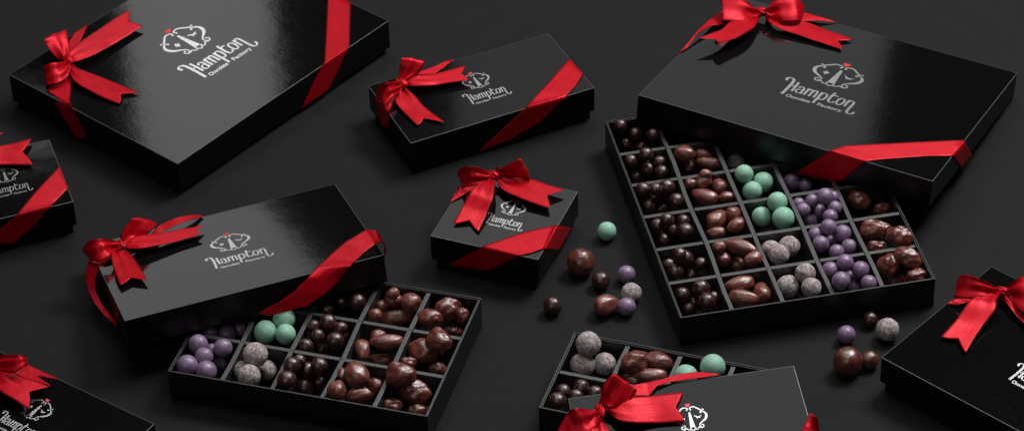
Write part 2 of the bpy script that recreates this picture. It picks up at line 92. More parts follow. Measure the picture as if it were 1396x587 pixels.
# chocolates: tray, column, row, kind, x, y, z, long and short radius, heading, order across
DATA['ch'] = [
  ['G',0,5,'dark',9.17,7.69,2.82,0.57,0.57,-0.06,846.3,171.6],
  ['G',0,5,'dark',10.4,7.93,1.78,0.55,0.55,-0.06,866.5,182.3],
  ['G',0,5,'dark',11.74,6.6,2.63,0.55,0.55,-0.06,890.3,183.4],
  ['G',0,5,'dark',9.62,7.77,0.83,0.57,0.57,-0.06,853.8,196.9],
  ['G',0,5,'dark',10.86,7.75,0.62,0.52,0.47,-0.06,874.4,199.1],
  ['G',0,4,'dark',11.03,3.74,2.81,0.6,0.6,-0.06,880.9,210.4],
  ['G',0,4,'dark',9.79,3.6,2.33,0.53,0.53,-0.06,860.3,219],
  ['G',0,4,'dark',12.16,4.06,1.78,0.52,0.47,-0.06,899.7,220.1],
  ['G',0,4,'dark',11.14,3.78,1.25,0.58,0.58,-0.06,882.8,230.6],
  ['G',0,4,'dark',12.27,3.1,1.45,0.59,0.59,-0.06,902.5,234.4],
  ['G',0,4,'dark',10.17,3.53,0.65,0.52,0.5,-0.06,866.9,241.9],
  ['G',0,3,'dark',10.52,-0.6,2.61,0.62,0.62,-0.06,876.2,258.4],
  ['G',0,3,'dark',12.46,-0.32,2.55,0.68,0.68,-0.06,909.4,255],
  ['G',0,3,'dark',11.52,-0.86,2.84,0.52,0.47,-0.06,894.1,257.4],
  ['G',0,3,'dark',11.46,-0.37,1.7,0.55,0.55,-0.06,892.4,267.6],
  ['G',0,3,'dark',13.13,-1.75,2.25,0.65,0.65,-0.06,922.7,273.7],
  ['G',0,3,'dark',10.93,-1.28,1.51,0.57,0.57,-0.06,884.4,280],
  ['G',0,3,'dark',11.94,-0.64,0.62,0.52,0.47,-0.06,900.9,284.6],
  ['G',0,2,'dark',11.44,-4.67,2.15,0.6,0.6,-0.06,896.6,307.3],
  ['G',0,2,'dark',12.16,-5,2.95,0.58,0.58,-0.06,909.4,299.6],
  ['G',0,2,'dark',13.51,-4.25,2.19,0.55,0.55,-0.06,931.9,301],
  ['G',0,2,'dark',12.75,-4.33,1.38,0.52,0.48,-0.06,918.8,313.3],
  ['G',0,2,'dark',13.59,-5.42,2.09,0.68,0.68,-0.06,934.6,315],
  ['G',0,2,'dark',11.84,-4.76,0.74,0.6,0.6,-0.06,903.4,327.2],
  ['G',0,1,'dark',12.85,-9.33,2.97,0.55,0.55,-0.06,926.6,346.5],
  ['G',0,1,'dark',13.28,-8.71,2.02,0.71,0.71,-0.06,933.1,352.1],
  ['G',0,1,'dark',14.54,-8.94,1.66,0.53,0.53,-0.06,955.6,358.9],
  ['G',0,1,'dark',12.05,-8.7,1.49,0.52,0.47,-0.06,911.6,360],
  ['G',0,1,'dark',12.52,-9.68,1.49,0.66,0.66,-0.06,920.9,370.7],
  ['G',0,1,'dark',13.8,-9.05,0.62,0.52,0.47,-0.06,942.5,374.6],
  ['G',0,0,'dark',14.26,-12.78,2.36,0.71,0.71,-0.06,955.6,392.8],
  ['G',0,0,'dark',12.83,-12.92,1.93,0.6,0.6,-0.06,930.3,401.3],
  ['G',0,0,'dark',13.76,-12.64,0.95,0.52,0.47,-0.06,946.3,410.6],
  ['G',0,0,'dark',13.29,-13.51,0.99,0.55,0.55,-0.06,939.1,420.4],
  ['G',0,0,'dark',14.64,-14.07,2.12,0.71,0.71,-0.06,964.1,410.6],
  ['G',0,0,'dark',15.24,-13.03,1.58,0.55,0.55,-0.06,973.4,405.6],
  ['G',1,4,'almond',14.21,4.21,2.43,0.82,0.64,-0.34,933.9,208.7],
  ['G',1,4,'almond',14.64,4.43,1.09,0.79,0.47,1.31,940.7,224],
  ['G',1,4,'almond',15.76,4.67,1.88,0.64,0.47,-0.34,959.4,210.5],
  ['G',1,4,'almond',16.1,3.66,1.81,0.99,0.46,-0.17,966.2,221.5],
  ['G',1,3,'almond',15.4,0.32,2.52,0.67,0.61,1.16,958.6,245],
  ['G',1,3,'almond',15.63,0.48,3.15,0.5,0.41,-0.06,962,237],
  ['G',1,3,'almond',16.7,0.48,1.84,0.73,0.58,-1.17,980.5,253.5],
  ['G',1,3,'almond',14.44,0.27,2.37,0.5,0.41,-0.06,943,250],
  ['G',1,3,'almond',15.38,-0.89,1.93,1.08,0.57,-0.5,959.8,267.5],
  ['G',1,3,'almond',17.21,-1.26,2.1,0.64,0.41,0.08,991.8,268],
  ['G',1,2,'almond',16.17,-4.02,2.03,0.99,0.7,0.78,977.5,299],
  ['G',1,2,'almond',15.99,-5.19,1.64,0.7,0.44,-0.06,975.8,317],
  ['G',1,2,'almond',17.46,-3.63,2.25,0.5,0.7,-0.06,999.2,291],
  ['G',1,2,'almond',17.65,-4.78,1.94,0.76,0.58,0.57,1004,307.5],
  ['G',1,1,'almond',16,-7.97,2.45,0.53,0.44,0.21,980,336.5],
  ['G',1,1,'almond',17.71,-7.95,2.39,1.34,0.56,-0.51,1009.8,336],
  ['G',1,1,'almond',16.29,-8.09,1.42,0.73,0.58,-1,984.8,351.5],
  ['G',1,1,'almond',17.52,-8.01,0.67,0.56,0.53,-0.06,1006,360],
  ['G',1,1,'almond',18.55,-9.72,2.54,0.76,0.58,0.57,1027.5,353],
  ['G',1,0,'almond',17.23,-12.29,2.2,1.11,0.61,0.26,1007.6,387.5],
  ['G',1,0,'almond',17.49,-13.72,2.03,1.14,0.64,-0.27,1014.3,406],
  ['G',1,0,'almond',18.95,-12.62,1.62,0.96,0.67,-1.43,1038.6,398],
  ['G',2,4,'grey',18.4,4.82,0.78,0.72,0.65,-0.06,1003,222],
  ['G',2,3,'green',18.69,0.71,2.82,0.75,0.75,-0.06,1014.4,236.8],
  ['G',2,3,'green',20.28,0.91,1.75,0.84,0.84,-0.06,1040.6,248],
  ['G',2,3,'green',19.28,-0.3,1.85,0.79,0.79,-0.06,1025.6,260],
  ['G',2,2,'green',21,-3.18,2.92,0.8,0.8,-0.06,1059.8,274.9],
  ['G',2,2,'green',19.77,-3.39,1.64,0.8,0.8,-0.06,1038.4,295.3],
  ['G',2,2,'green',21.33,-4.7,2.48,0.89,0.89,-0.06,1067.8,297],
  ['G',2,1,'grey',20.12,-7.45,1.64,0.72,0.65,-0.06,1051,339],
  ['G',2,1,'grey',20.62,-8.77,2.11,0.88,0.88,-0.06,1061.9,347],
  ['G',2,1,'grey',21.59,-7.4,1.79,0.89,0.89,-0.06,1076.3,335.6],
  ['G',2,0,'grey',21.03,-11.81,1.44,0.95,0.95,-0.06,1074,389.7],
  ['G',2,0,'grey',22.39,-11.46,2.38,0.84,0.84,-0.06,1097.6,372.5],
  ['G',2,0,'grey',22.7,-13.01,2.21,0.82,0.82,-0.06,1106,392],
  ['G',3,0,'purple',25.52,-10.73,2.71,0.67,0.67,-0.06,1152,357.5],
  ['G',3,0,'purple',24.38,-10.92,2.16,0.67,0.67,-0.06,1131.3,367.8],
  ['G',3,0,'purple',26.71,-11.04,2.18,0.7,0.7,-0.06,1173.5,367.5],
  ['G',3,0,'purple',24.91,-13.34,3.09,0.72,0.72,-0.06,1146.7,382.5],
  ['G',3,0,'purple',25.91,-10.48,1.1,0.5,0.48,-0.06,1157.4,376.4],
  ['G',3,0,'purple',24.52,-10.7,0.68,0.5,0.45,-0.06,1132.9,385.4],
  ['G',3,0,'purple',26.28,-11.28,0.73,0.52,0.52,-0.06,1165.1,390],
  ['G',3,0,'purple',27.11,-12.9,2.39,0.63,0.63,-0.06,1184.7,385.4],
  ['G',3,1,'purple',23.96,-7.88,2.31,0.67,0.67,-0.06,1119,332.3],
  ['G',3,1,'purple',24.95,-6.44,1.33,0.53,0.53,-0.06,1133,329],
  ['G',3,1,'purple',25.83,-6.46,2.13,0.7,0.7,-0.06,1148.7,318],
  ['G',3,1,'purple',24.68,-6.62,2.95,0.65,0.65,-0.06,1129.7,309.3],
  ['G',3,1,'purple',23.65,-6.72,2.34,0.58,0.58,-0.06,1111.5,319.4],
  ['G',3,1,'purple',26.2,-7.8,1.87,0.63,0.63,-0.06,1158,336],
  ['G',3,1,'purple',25.15,-8.36,1.83,0.61,0.61,-0.06,1140.5,343.3],
  ['G',3,2,'purple',24.77,-3.01,3.17,0.67,0.67,-0.06,1125,267.3],
  ['G',3,2,'purple',25.45,-2.42,2.62,0.5,0.47,-0.06,1136,268],
  ['G',3,2,'purple',23.83,-2.43,2.31,0.56,0.56,-0.06,1107,273.4],
  ['G',3,2,'purple',22.77,-2.56,2.16,0.5,0.5,-0.06,1088.8,277.4],
  ['G',3,2,'purple',23.02,-3.55,2.31,0.57,0.57,-0.06,1095,285.8],
  ['G',3,2,'purple',24.39,-2.38,1.17,0.61,0.61,-0.06,1115.6,288],
  ['G',3,2,'purple',25.49,-3.64,2.46,0.6,0.6,-0.06,1138,283],
  ['G',3,2,'purple',25.02,-4.69,2.45,0.6,0.6,-0.06,1131.6,295],
  ['G',3,2,'purple',23.63,-3.18,0.79,0.61,0.61,-0.06,1104,302],
  ['G',3,3,'purple',22.61,1.47,1.23,0.69,0.69,-0.06,1079,247.8],
  ['G',3,3,'purple',23.68,0.95,1.27,0.57,0.57,-0.06,1097.8,252],
  ['G',4,2,'lump',27.68,-1.91,1.8,0.88,0.67,-0.4,1171.7,272.5],
  ['G',4,2,'lump',29.4,-2.62,1.45,0.61,0.45,-0.06,1202.4,283.5],
  ['G',4,1,'lump',28.43,-6.16,2.15,1.11,0.76,0.05,1193.4,313],
  ['G',4,1,'lump',30.04,-8.06,2.96,0.99,0.76,-0.17,1226.6,321.5],
  ['G',4,1,'lump',28.42,-7.21,1.35,0.7,0.47,-0.06,1194.7,335],
  ['G',4,0,'lump',28.95,-10.3,2.01,0.94,0.82,1.34,1211.3,360],
  ['G',4,0,'lump',30.43,-10.34,2.68,1.08,0.73,-0.5,1238,350.5],
  ['G',4,0,'lump',30.93,-11.8,2.02,0.73,0.56,-0.06,1249.6,375.6],
  ['G',4,0,'lump',29.56,-10.69,0.62,0.7,0.47,0.16,1221.5,383],
  ['E',0,0,'purple',-23.94,-17.57,2.73,0.75,0.75,-0.06,270.1,468.6],
  ['E',0,0,'purple',-22.08,-17.87,2.52,0.72,0.72,-0.06,304.1,473.7],
  ['E',0,0,'purple',-23.01,-17.33,1.91,0.5,0.48,-0.06,288.8,476.2],
  ['E',0,0,'purple',-23.45,-18.86,2.58,0.7,0.7,-0.06,278.1,486],
  ['E',0,0,'purple',-24.62,-19.82,2.63,0.8,0.8,-0.05,254.7,497.6],
  ['E',0,0,'purple',-23.22,-20.24,2.35,0.8,0.8,-0.05,280.8,505.2],
  ['E',0,0,'purple',-22.53,-17.64,0.76,0.62,0.62,-0.06,299,495.3],
  ['E',0,1,'purple',-23.28,-14.8,1.49,0.55,0.55,-0.06,287.1,452.4],
  ['E',0,1,'purple',-22.08,-14.38,0.91,0.72,0.72,-0.06,310.1,454.6],
  ['E',0,1,'purple',-21.17,-13.61,0.69,0.55,0.55,-0.06,327.2,448.1],
  ['E',1,0,'grey',-19.53,-19.52,3.15,0.98,0.98,-0.06,347.8,483.6],
  ['E',1,0,'grey',-18.86,-18.97,1.11,0.81,0.81,-0.05,363.6,504],
  ['E',1,0,'grey',-19.97,-21.13,2.49,0.91,0.91,-0.05,339.6,512],
  ['E',1,0,'grey',-20.52,-19.78,1.96,0.72,0.7,-0.05,331,503],
  ['E',1,1,'green',-17.61,-14.74,2.48,0.86,0.86,-0.06,387.3,434.5],
  ['E',1,1,'green',-19.02,-15.65,2.04,0.89,0.89,-0.06,361.7,452],
  ['E',1,1,'green',-17.45,-16.3,2.31,0.78,0.78,-0.06,389.3,455],
  ['E',1,2,'grey',-16.46,-11.37,0.78,0.72,0.65,-0.06,412,418],
  ['E',2,0,'dark',-16.75,-20.9,3.17,0.67,0.67,-0.05,397.2,497.6],
  ['E',2,0,'dark',-16.26,-19.81,2.66,0.52,0.51,-0.06,408.1,491.3],
  ['E',2,0,'dark',-15.74,-19.8,1.66,0.67,0.67,-0.05,419,504.4],
  ['E',2,0,'dark',-14.77,-20.18,2.41,0.67,0.67,-0.05,435.4,498.1],
  ['E',2,0,'dark',-17.09,-22.22,2.89,0.75,0.75,-0.05,390.4,518],
  ['E',2,0,'dark',-15.99,-20.78,0.84,0.7,0.7,-0.05,414.9,527.6],
  ['E',2,0,'dark',-14.89,-20.06,0.72,0.57,0.57,-0.05,435.4,519.9],
  ['E',2,1,'dark',-14.22,-15.6,2.72,0.67,0.67,-0.06,447.6,439],
  ['E',2,1,'dark',-15.32,-15.85,2.63,0.52,0.51,-0.06,427.2,443.9],
  ['E',2,1,'dark',-13.27,-16.06,2.53,0.52,0.47,-0.06,464,446.4],
  ['E',2,1,'dark',-14.99,-16.78,2.44,0.54,0.54,-0.06,433.2,457.3],
  ['E',2,1,'dark',-13.29,-15.79,1.54,0.57,0.57,-0.06,465.3,456.7],
  ['E',2,1,'dark',-13.68,-17.03,2.08,0.72,0.72,-0.06,457.2,464.1],
  ['E',2,1,'dark',-15.85,-17.87,2.41,0.6,0.6,-0.06,416.9,471.2],
  ['E',2,1,'dark',-14.85,-16.38,0.69,0.54,0.54,-0.06,438.1,476.4],
  ['E',2,2,'dark',-14.42,-13.04,1.85,0.53,0.53,-0.06,445.7,421.3],
  ['E',2,2,'dark',-13.34,-11.21,1.11,0.67,0.67,-0.06,466.7,409.6],
  ['E',2,2,'dark',-12.09,-12.68,2.2,0.72,0.72,-0.06,487.1,411],
  ['E',2,2,'dark',-11.68,-11.63,1.69,0.57,0.57,-0.06,495.3,405.5],
  ['E',3,2,'almond',-9.33,-12.74,2.95,0.5,0.41,0.47,535.4,399.6],
  ['E',3,2,'almond',-9.3,-12.41,2.01,0.7,0.56,-0.06,537,408.6],
  ['E',3,2,'almond',-8.04,-12.92,2.17,0.76,0.7,-0.76,559.2,411.5],
  ['E',3,2,'almond',-10.21,-12.61,1.63,0.47,0.44,-0.06,521,416.6],
  ['E',3,2,'almond',-10.72,-14.5,2.34,0.54,0.51,-0.06,510.7,429],
  ['E',3,2,'almond',-9.11,-13.08,0.82,1.26,0.69,0.05,541.3,432.2],
  ['E',3,1,'almond',-11.62,-17.87,1.86,0.91,0.57,-1.42,494,475.8],
  ['E',3,1,'almond',-9.79,-17.6,2.28,1.2,0.58,0.05,527,465.8],
  ['E',3,1,'almond',-10.44,-16.61,2.09,0.58,0.47,0.47,515.8,457],
  ['E',3,1,'almond',-10.34,-17.71,0.62,0.91,0.47,-0.26,518.7,490],
  ['E',3,0,'almond',-11.97,-22.06,3.11,1.11,0.88,-1.2,485,509.5],
  ['E',3,0,'almond',-13.38,-23.45,2.87,0.73,0.65,1.48,458.4,531],
  ['E',3,0,'almond',-12.99,-21.43,2.53,0.5,0.41,1.59,467,510.5],
  ['E',3,0,'almond',-11.74,-21.75,0.75,1.17,0.61,0.26,492,538],
  ['E',3,0,'almond',-10.65,-21.26,1.35,0.56,0.53,-0.05,511.5,523],
  ['E',4,2,'lump',-5.16,-14.08,2.43,0.91,0.82,-0.06,610.4,419.5],
  ['E',4,2,'lump',-6.52,-15.28,2.39,0.91,0.75,0.08,585.9,434.8],
  ['E',4,2,'lump',-4.14,-13.95,1.59,0.56,0.53,-0.06,629,428.5],
  ['E',4,2,'lump',-4.89,-14.57,0.62,0.76,0.47,-0.06,616.5,449.5],
  ['E',4,1,'lump',-6.91,-18.25,1.7,1.17,0.94,0.08,579.7,479.3],
  ['E',4,1,'lump',-5.74,-18.56,3.05,0.99,0.82,-0.55,599.7,464],
  ['E',4,1,'lump',-6.02,-19.01,0.67,0.7,0.53,-0.05,596.6,502],
  ['E',4,1,'lump',-8.18,-19.63,1.9,0.58,0.47,-0.06,556,494],
  ['E',4,0,'lump',-8.62,-22.36,3.17,1.05,0.88,-0.05,546,509.8],
  ['E',4,0,'lump',-7.65,-22.62,1.69,1.14,0.85,-0.18,566,533],
  ['E',4,0,'lump',-9.37,-23.79,1.4,0.7,0.58,-0.05,534.3,552.5],
  ['E',4,0,'lump',-7.45,-23.63,0.68,0.7,0.53,0.2,570.5,559],
  ['I',0,1,'grey',5.35,-19.65,3.15,1.01,1.01,-0.06,802,468.4],
  ['I',0,1,'grey',4.88,-20.35,1.71,0.99,0.99,-0.05,794.2,495],
  ['I',0,1,'grey',6.52,-19.92,1.35,0.89,0.89,-0.06,823.7,495.3],
  ['I',0,0,'dark',4.65,-23.42,2.22,0.63,0.63,-0.05,793,527.5],
  ['I',0,0,'dark',3.31,-23.7,2.12,0.6,0.6,-0.05,767.7,533],
  ['I',0,0,'dark',2.82,-25.39,2.7,0.7,0.7,-0.05,759.5,546.3],
  ['I',0,0,'dark',4.22,-24.47,2.3,0.56,0.56,-0.05,785.4,539.5],
  ['I',0,0,'dark',5.65,-23.74,1.89,0.6,0.6,-0.05,810.9,535],
  ['I',1,1,'lump',8.68,-21.48,2.81,0.96,0.85,-0.06,864.7,492.8],
  ['I',1,1,'lump',10.49,-21.22,2.47,0.99,0.7,-0.26,897.8,493],
  ['I',1,1,'almond',8.15,-21.67,1.63,0.58,0.41,-0.05,855,511.5],
  ['I',1,1,'almond',8.5,-22.42,1.81,0.53,0.38,-0.55,862.5,518],
  ['I',1,1,'almond',9.77,-22.44,2.21,1.2,0.56,-0.05,886,512],
  ['I',2,1,'green',14.4,-22.74,3.18,0.94,0.94,-0.05,971.8,498.8],
  ['I',2,1,'green',12.39,-23.08,2.65,0.88,0.88,-0.05,934.8,512],
  ['-',0,0,'green',7.48,-3.37,0.73,0.76,0.76,-0.06,827.3,315],
  ['-',0,0,'truffle',5.25,-7.52,1.09,1.12,1.12,-0.06,791.9,356.8],
  ['-',0,0,'dark',6.74,-9.39,0.7,0.73,0.73,-0.06,819.4,381.8],
  ['-',0,0,'purple',8.75,-8.76,0.69,0.71,0.71,-0.06,854,373.7],
  ['-',0,0,'grey',9.01,-11.18,0.82,0.84,0.84,-0.06,860.8,399],
  ['-',0,0,'purple',8.56,-12.65,0.7,0.72,0.72,-0.06,854.3,417.6],
  ['-',0,0,'almond',7.02,-12.38,0.77,1,0.8,0.5,826.8,414.5],
  ['-',0,0,'dark',2.89,-12.27,0.72,0.74,0.74,-0.06,753.7,416.7],
  ['-',0,0,'purple',25.02,-16.82,0.69,0.71,0.71,-0.06,1153.8,455.5],
  ['-',0,0,'dark',27.06,-15.06,0.58,0.6,0.6,-0.06,1186.6,435],
  ['-',0,0,'grey',28.16,-16.68,0.92,0.94,0.94,-0.06,1210,448.6],
  ['-',0,0,'truffle',24.73,-20.33,1.09,1.12,1.12,-0.06,1156,491.9],
  ['-',0,0,'truffle',26.44,-19.81,0.69,0.71,0.71,-0.06,1185.6,490],
]

sc = bpy.context.scene
C = sc.collection
PI = math.pi
CM = 0.01

# ------------------------------------------------------------------ helpers
def tag(o, label=None, cat=None, group=None, kind=None):
    if label: o['label'] = label
    if cat: o['category'] = cat
    if group: o['group'] = group
    if kind: o['kind'] = kind
    return o

def empty(name, parent=None, loc=(0, 0, 0), rot=(0, 0, 0)):
    o = bpy.data.objects.new(name, None)
    C.objects.link(o); o.parent = parent
    o.location = loc; o.rotation_euler = rot
    o.empty_display_size = 0.01
    return o

def mesh(name, verts, faces, mat, parent=None, smooth=False):
    me = bpy.data.meshes.new(name)
    me.from_pydata([tuple(v) for v in verts], [], faces)
    me.validate(); me.update()
    if mat: me.materials.append(mat)
    if smooth: me.polygons.foreach_set('use_smooth', [True] * len(me.polygons))
    o = bpy.data.objects.new(name, me)
    C.objects.link(o); o.parent = parent
    return o

def bm_obj(name, bm, mat, parent=None, smooth=False):
    me = bpy.data.meshes.new(name)
    bm.normal_update(); bm.to_mesh(me); bm.free()
    if mat: me.materials.append(mat)
    if smooth: me.polygons.foreach_set('use_smooth', [True] * len(me.polygons))
    o = bpy.data.objects.new(name, me)
    C.objects.link(o); o.parent = parent
    return o

def add_box(bm, x0, x1, y0, y1, z0, z1, bev=0.0, seg=2):
    r = bmesh.ops.create_cube(bm, size=1.0)
    vs = r['verts']
    for v in vs:
        v.co = Vector((x0 + (v.co.x + .5) * (x1 - x0), y0 + (v.co.y + .5) * (y1 - y0), z0 + (v.co.z + .5) * (z1 - z0)))
    if bev:
        es = list({e for v in vs for e in v.link_edges})
        bmesh.ops.bevel(bm, geom=es, offset=bev, segments=seg, profile=.6, affect='EDGES', clamp_overlap=True)

# ------------------------------------------------------------------ materials
def mat(name):
    m = bpy.data.materials.new(name); m.use_nodes = True
    nt = m.node_tree; b = nt.nodes['Principled BSDF']
    return m, nt, b
def N(nt, t, **kw):
    n = nt.nodes.new(t)
    for k, v in kw.items():
        if k in n.inputs: n.inputs[k].default_value = v
        else: setattr(n, k, v)
    return n
def obj_noise(nt, scale, detail=3, rough=.5, stretch=None):
    tc = N(nt, 'ShaderNodeTexCoord')
    n = N(nt, 'ShaderNodeTexNoise', Scale=scale * 100, Detail=detail, Roughness=rough)
    oi = N(nt, 'ShaderNodeObjectInfo')
    add = N(nt, 'ShaderNodeVectorMath', operation='ADD')
    nt.links.new(tc.outputs['Object'], add.inputs[0])
    mul = N(nt, 'ShaderNodeVectorMath', operation='SCALE'); mul.inputs['Scale'].default_value = 7.3
    comb = N(nt, 'ShaderNodeCombineXYZ')
    for k in range(3): nt.links.new(oi.outputs['Random'], comb.inputs[k])
    nt.links.new(comb.outputs[0], mul.inputs[0]); nt.links.new(mul.outputs[0], add.inputs[1])
    if stretch:
        s = N(nt, 'ShaderNodeVectorMath', operation='MULTIPLY'); s.inputs[1].default_value = stretch
        nt.links.new(add.outputs[0], s.inputs[0]); nt.links.new(s.outputs[0], n.inputs['Vector'])
    else: nt.links.new(add.outputs[0], n.inputs['Vector'])
    return n
def ramp(nt, src, stops):
    r = N(nt, 'ShaderNodeValToRGB'); e = r.color_ramp.elements
    while len(e) < len(stops): e.new(.5)
    for k, (p, c) in enumerate(stops):
        e[k].position = p; e[k].color = (*c, 1) if len(c) == 3 else c
    nt.links.new(src, r.inputs[0]); return r
def bump(nt, b, heights, dist):
    prev = None
    for src, s in heights:
        bp = N(nt, 'ShaderNodeBump', Strength=s, Distance=dist * CM)
        nt.links.new(src, bp.inputs['Height'])
        if prev: nt.links.new(prev.outputs[0], bp.inputs['Normal'])
        prev = bp
    nt.links.new(prev.outputs[0], b.inputs['Normal'])

def m_gloss(name='gloss_black_paper', base=.006, rough=.14, w1=.05, w2=.02, iorl=1.5):
    m, nt, b = mat(name)
    b.inputs['Base Color'].default_value = (base, base, base * 1.02, 1)
    b.inputs['IOR'].default_value = iorl
    n1 = obj_noise(nt, .45, 2); n2 = obj_noise(nt, 7, 3, .6, (1, .35, 1)); n3 = obj_noise(nt, 2.2, 2)
    rr = ramp(nt, n3.outputs[0], [(.3, (rough * .85,) * 3), (.7, (rough * 1.2,) * 3)])
    nt.links.new(rr.outputs[0], b.inputs['Roughness'])
    bump(nt, b, [(n1.outputs[0], w1), (n2.outputs[0], w2)], .12)
    return m
def m_card(name, base, rough, w=.15, spec=.5):
    m, nt, b = mat(name)
    n = obj_noise(nt, 6, 4, .6)
    r = ramp(nt, n.outputs[0], [(.3, (base * .8,) * 3), (.7, (base * 1.2,) * 3)])
    nt.links.new(r.outputs[0], b.inputs['Base Color'])
    b.inputs['Roughness'].default_value = rough; b.inputs['Specular IOR Level'].default_value = spec
    n2 = obj_noise(nt, 22, 3)
    bump(nt, b, [(n2.outputs[0], w)], .02)
    return m
M = {}
M['lid'] = m_gloss('gloss_black_paper', .0035, .075, .05, .015)
M['side'] = m_gloss('black_paper_side', .003, .30, .03, .05, 1.4)
M['edge'] = m_card('scuffed_highlit_edge', .075, .35, .3)  # paler colour: worn paper, with the edge highlight painted in too
M['base'] = m_card('black_card', .007, .35)
M['tray'] = m_card('black_tray_card', .008, .38, .2)
M['inner'] = m_card('black_liner_card', .006, .5, .2)
M['divider'] = m_card('dark_grey_divider_card', .022, .42, .25, .7)
def m_table():
    m, nt, b = mat('dark_table_sheet')
    n = obj_noise(nt, .4, 6, .65); n2 = obj_noise(nt, 9, 5, .7)
    r = ramp(nt, n.outputs[0], [(.25, (.0118, .0118, .0120)), (.75, (.0142, .0142, .0145))])
    nt.links.new(r.outputs[0], b.inputs['Base Color'])
    b.inputs['Roughness'].default_value = .7; b.inputs['Specular IOR Level'].default_value = .08
    bump(nt, b, [(n2.outputs[0], .5)], .03)
    return m
M['table'] = m_table()
def m_satin():
    m, nt, b = mat('red_satin')
    uv = N(nt, 'ShaderNodeUVMap'); sep = N(nt, 'ShaderNodeSeparateXYZ'); nt.links.new(uv.outputs[0], sep.inputs[0])
    n = obj_noise(nt, 1.2, 3)
    r = ramp(nt, n.outputs[0], [(.25, (.40, .0025, .008)), (.75, (.53, .004, .014))])
    # woven selvedge: a darker, slightly raised cord along each long edge
    sv = ramp(nt, sep.outputs['Y'], [(0, (.45, .45, .45)), (.045, (.62, .62, .62)), (.075, (1, 1, 1)), (.925, (1, 1, 1)), (.955, (.62, .62, .62)), (1, (.45, .45, .45))])
    mx = N(nt, 'ShaderNodeMix', data_type='RGBA', blend_type='MULTIPLY'); mx.inputs['Factor'].default_value = 1
    nt.links.new(r.outputs[0], mx.inputs[6]); nt.links.new(sv.outputs[0], mx.inputs[7]); nt.links.new(mx.outputs[2], b.inputs['Base Color'])
    # sheen varies along lengthwise creases
    st = N(nt, 'ShaderNodeVectorMath', operation='MULTIPLY'); st.inputs[1].default_value = (1.2, 14, 1); nt.links.new(uv.outputs[0], st.inputs[0])
    nl = N(nt, 'ShaderNodeTexNoise', Scale=1.0, Detail=3); nt.links.new(st.outputs[0], nl.inputs['Vector'])
    rr = ramp(nt, nl.outputs[0], [(.3, (.32, .32, .32)), (.7, (.46, .46, .46))]); nt.links.new(rr.outputs[0], b.inputs['Roughness'])
    b.inputs['Specular IOR Level'].default_value = .6
    b.inputs['Specular Tint'].default_value = (1, .20, .25, 1)
    b.inputs['Metallic'].default_value = .22
    b.inputs['Anisotropic'].default_value = .75; b.inputs['Anisotropic Rotation'].default_value = .25
    tg = N(nt, 'ShaderNodeTangent', direction_type='UV_MAP', uv_map='UVMap'); nt.links.new(tg.outputs[0], b.inputs['Tangent'])
    n2 = obj_noise(nt, 30, 2, .5); n3 = obj_noise(nt, 1.6, 2)
    bump(nt, b, [(nl.outputs[0], .3), (n3.outputs[0], .3), (n2.outputs[0], .15)], .05)
    return m
M['satin'] = m_satin()
def m_foil(name, c, metal, rough):
    m, nt, b = mat(name)
    n = obj_noise(nt, 5, 3)
    r = ramp(nt, n.outputs[0], [(.3, tuple(x * .85 for x in c)), (.7, c)])
    nt.links.new(r.outputs[0], b.inputs['Base Color'])
    b.inputs['Metallic'].default_value = metal; b.inputs['Roughness'].default_value = rough
    return m
M['foil'] = m_foil('silver_white_print', (.86, .85, .84), .92, .225)
M['heart'] = m_foil('red_print', (.75, .05, .06), .3, .4)
def m_choc(name, c0, c1, rough, bmp, nsc=1.5, coat=0):
    m, nt, b = mat(name)
    n = obj_noise(nt, nsc, 5, .6)
    r = ramp(nt, n.outputs[0], [(.32, c0), (.68, c1)])
    nt.links.new(r.outputs[0], b.inputs['Base Color'])
    n4 = obj_noise(nt, 4, 3)
    rr = ramp(nt, n4.outputs[0], [(.3, (rough * .75,) * 3), (.7, (rough * 1.35,) * 3)])
    nt.links.new(rr.outputs[0], b.inputs['Roughness'])
    b.inputs['Coat Weight'].default_value = coat; b.inputs['Coat Roughness'].default_value = .34; b.inputs['Specular IOR Level'].default_value = .75
    n2 = obj_noise(nt, 2.2, 3); n3 = obj_noise(nt, 9, 3)
    bump(nt, b, [(n2.outputs[0], bmp), (n3.outputs[0], bmp * .5)], .12)
    return m
M['dark'] = m_choc('dark_chocolate', (.026, .0065, .005), (.055, .016, .013), .27, .45, 1.5, .5)
M['almond'] = m_choc('milk_chocolate', (.125, .030, .020), (.215, .062, .042), .30, .45, 1.5, .5)
M['lump'] = m_choc('cluster_chocolate', (.105, .022, .015), (.175, .044, .029), .28, .6, 1.5, .55)
M['truffle'] = m_choc('smooth_brown_chocolate', (.060, .013, .009), (.150, .040, .027), .28, .5, 2.2, .55)
M['purple'] = m_choc('purple_glaze', (.155, .095, .175), (.245, .155, .26), .40, .25, 2.0)
def m_green():
    m, nt, b = mat('speckled_green_glaze')
    n = obj_noise(nt, 6, 4, .65); n2 = obj_noise(nt, 11, 2)
    r = ramp(nt, n.outputs[0], [(.3, (.18, .39, .275)), (.7, (.35, .60, .46))])
    sp = ramp(nt, n2.outputs[0], [(.30, (1, 1, 1)), (.34, (0, 0, 0))])
    mx = N(nt, 'ShaderNodeMix', data_type='RGBA')
    nt.links.new(sp.outputs[0], mx.inputs['Factor']); nt.links.new(r.outputs[0], mx.inputs[6]); mx.inputs[7].default_value = (.05, .12, .075, 1)
    nt.links.new(mx.outputs[2], b.inputs['Base Color']); b.inputs['Roughness'].default_value = .5
    b.inputs['Specular IOR Level'].default_value = .4
    bump(nt, b, [(n.outputs[0], .25)], .05)
    return m
M['green'] = m_green()
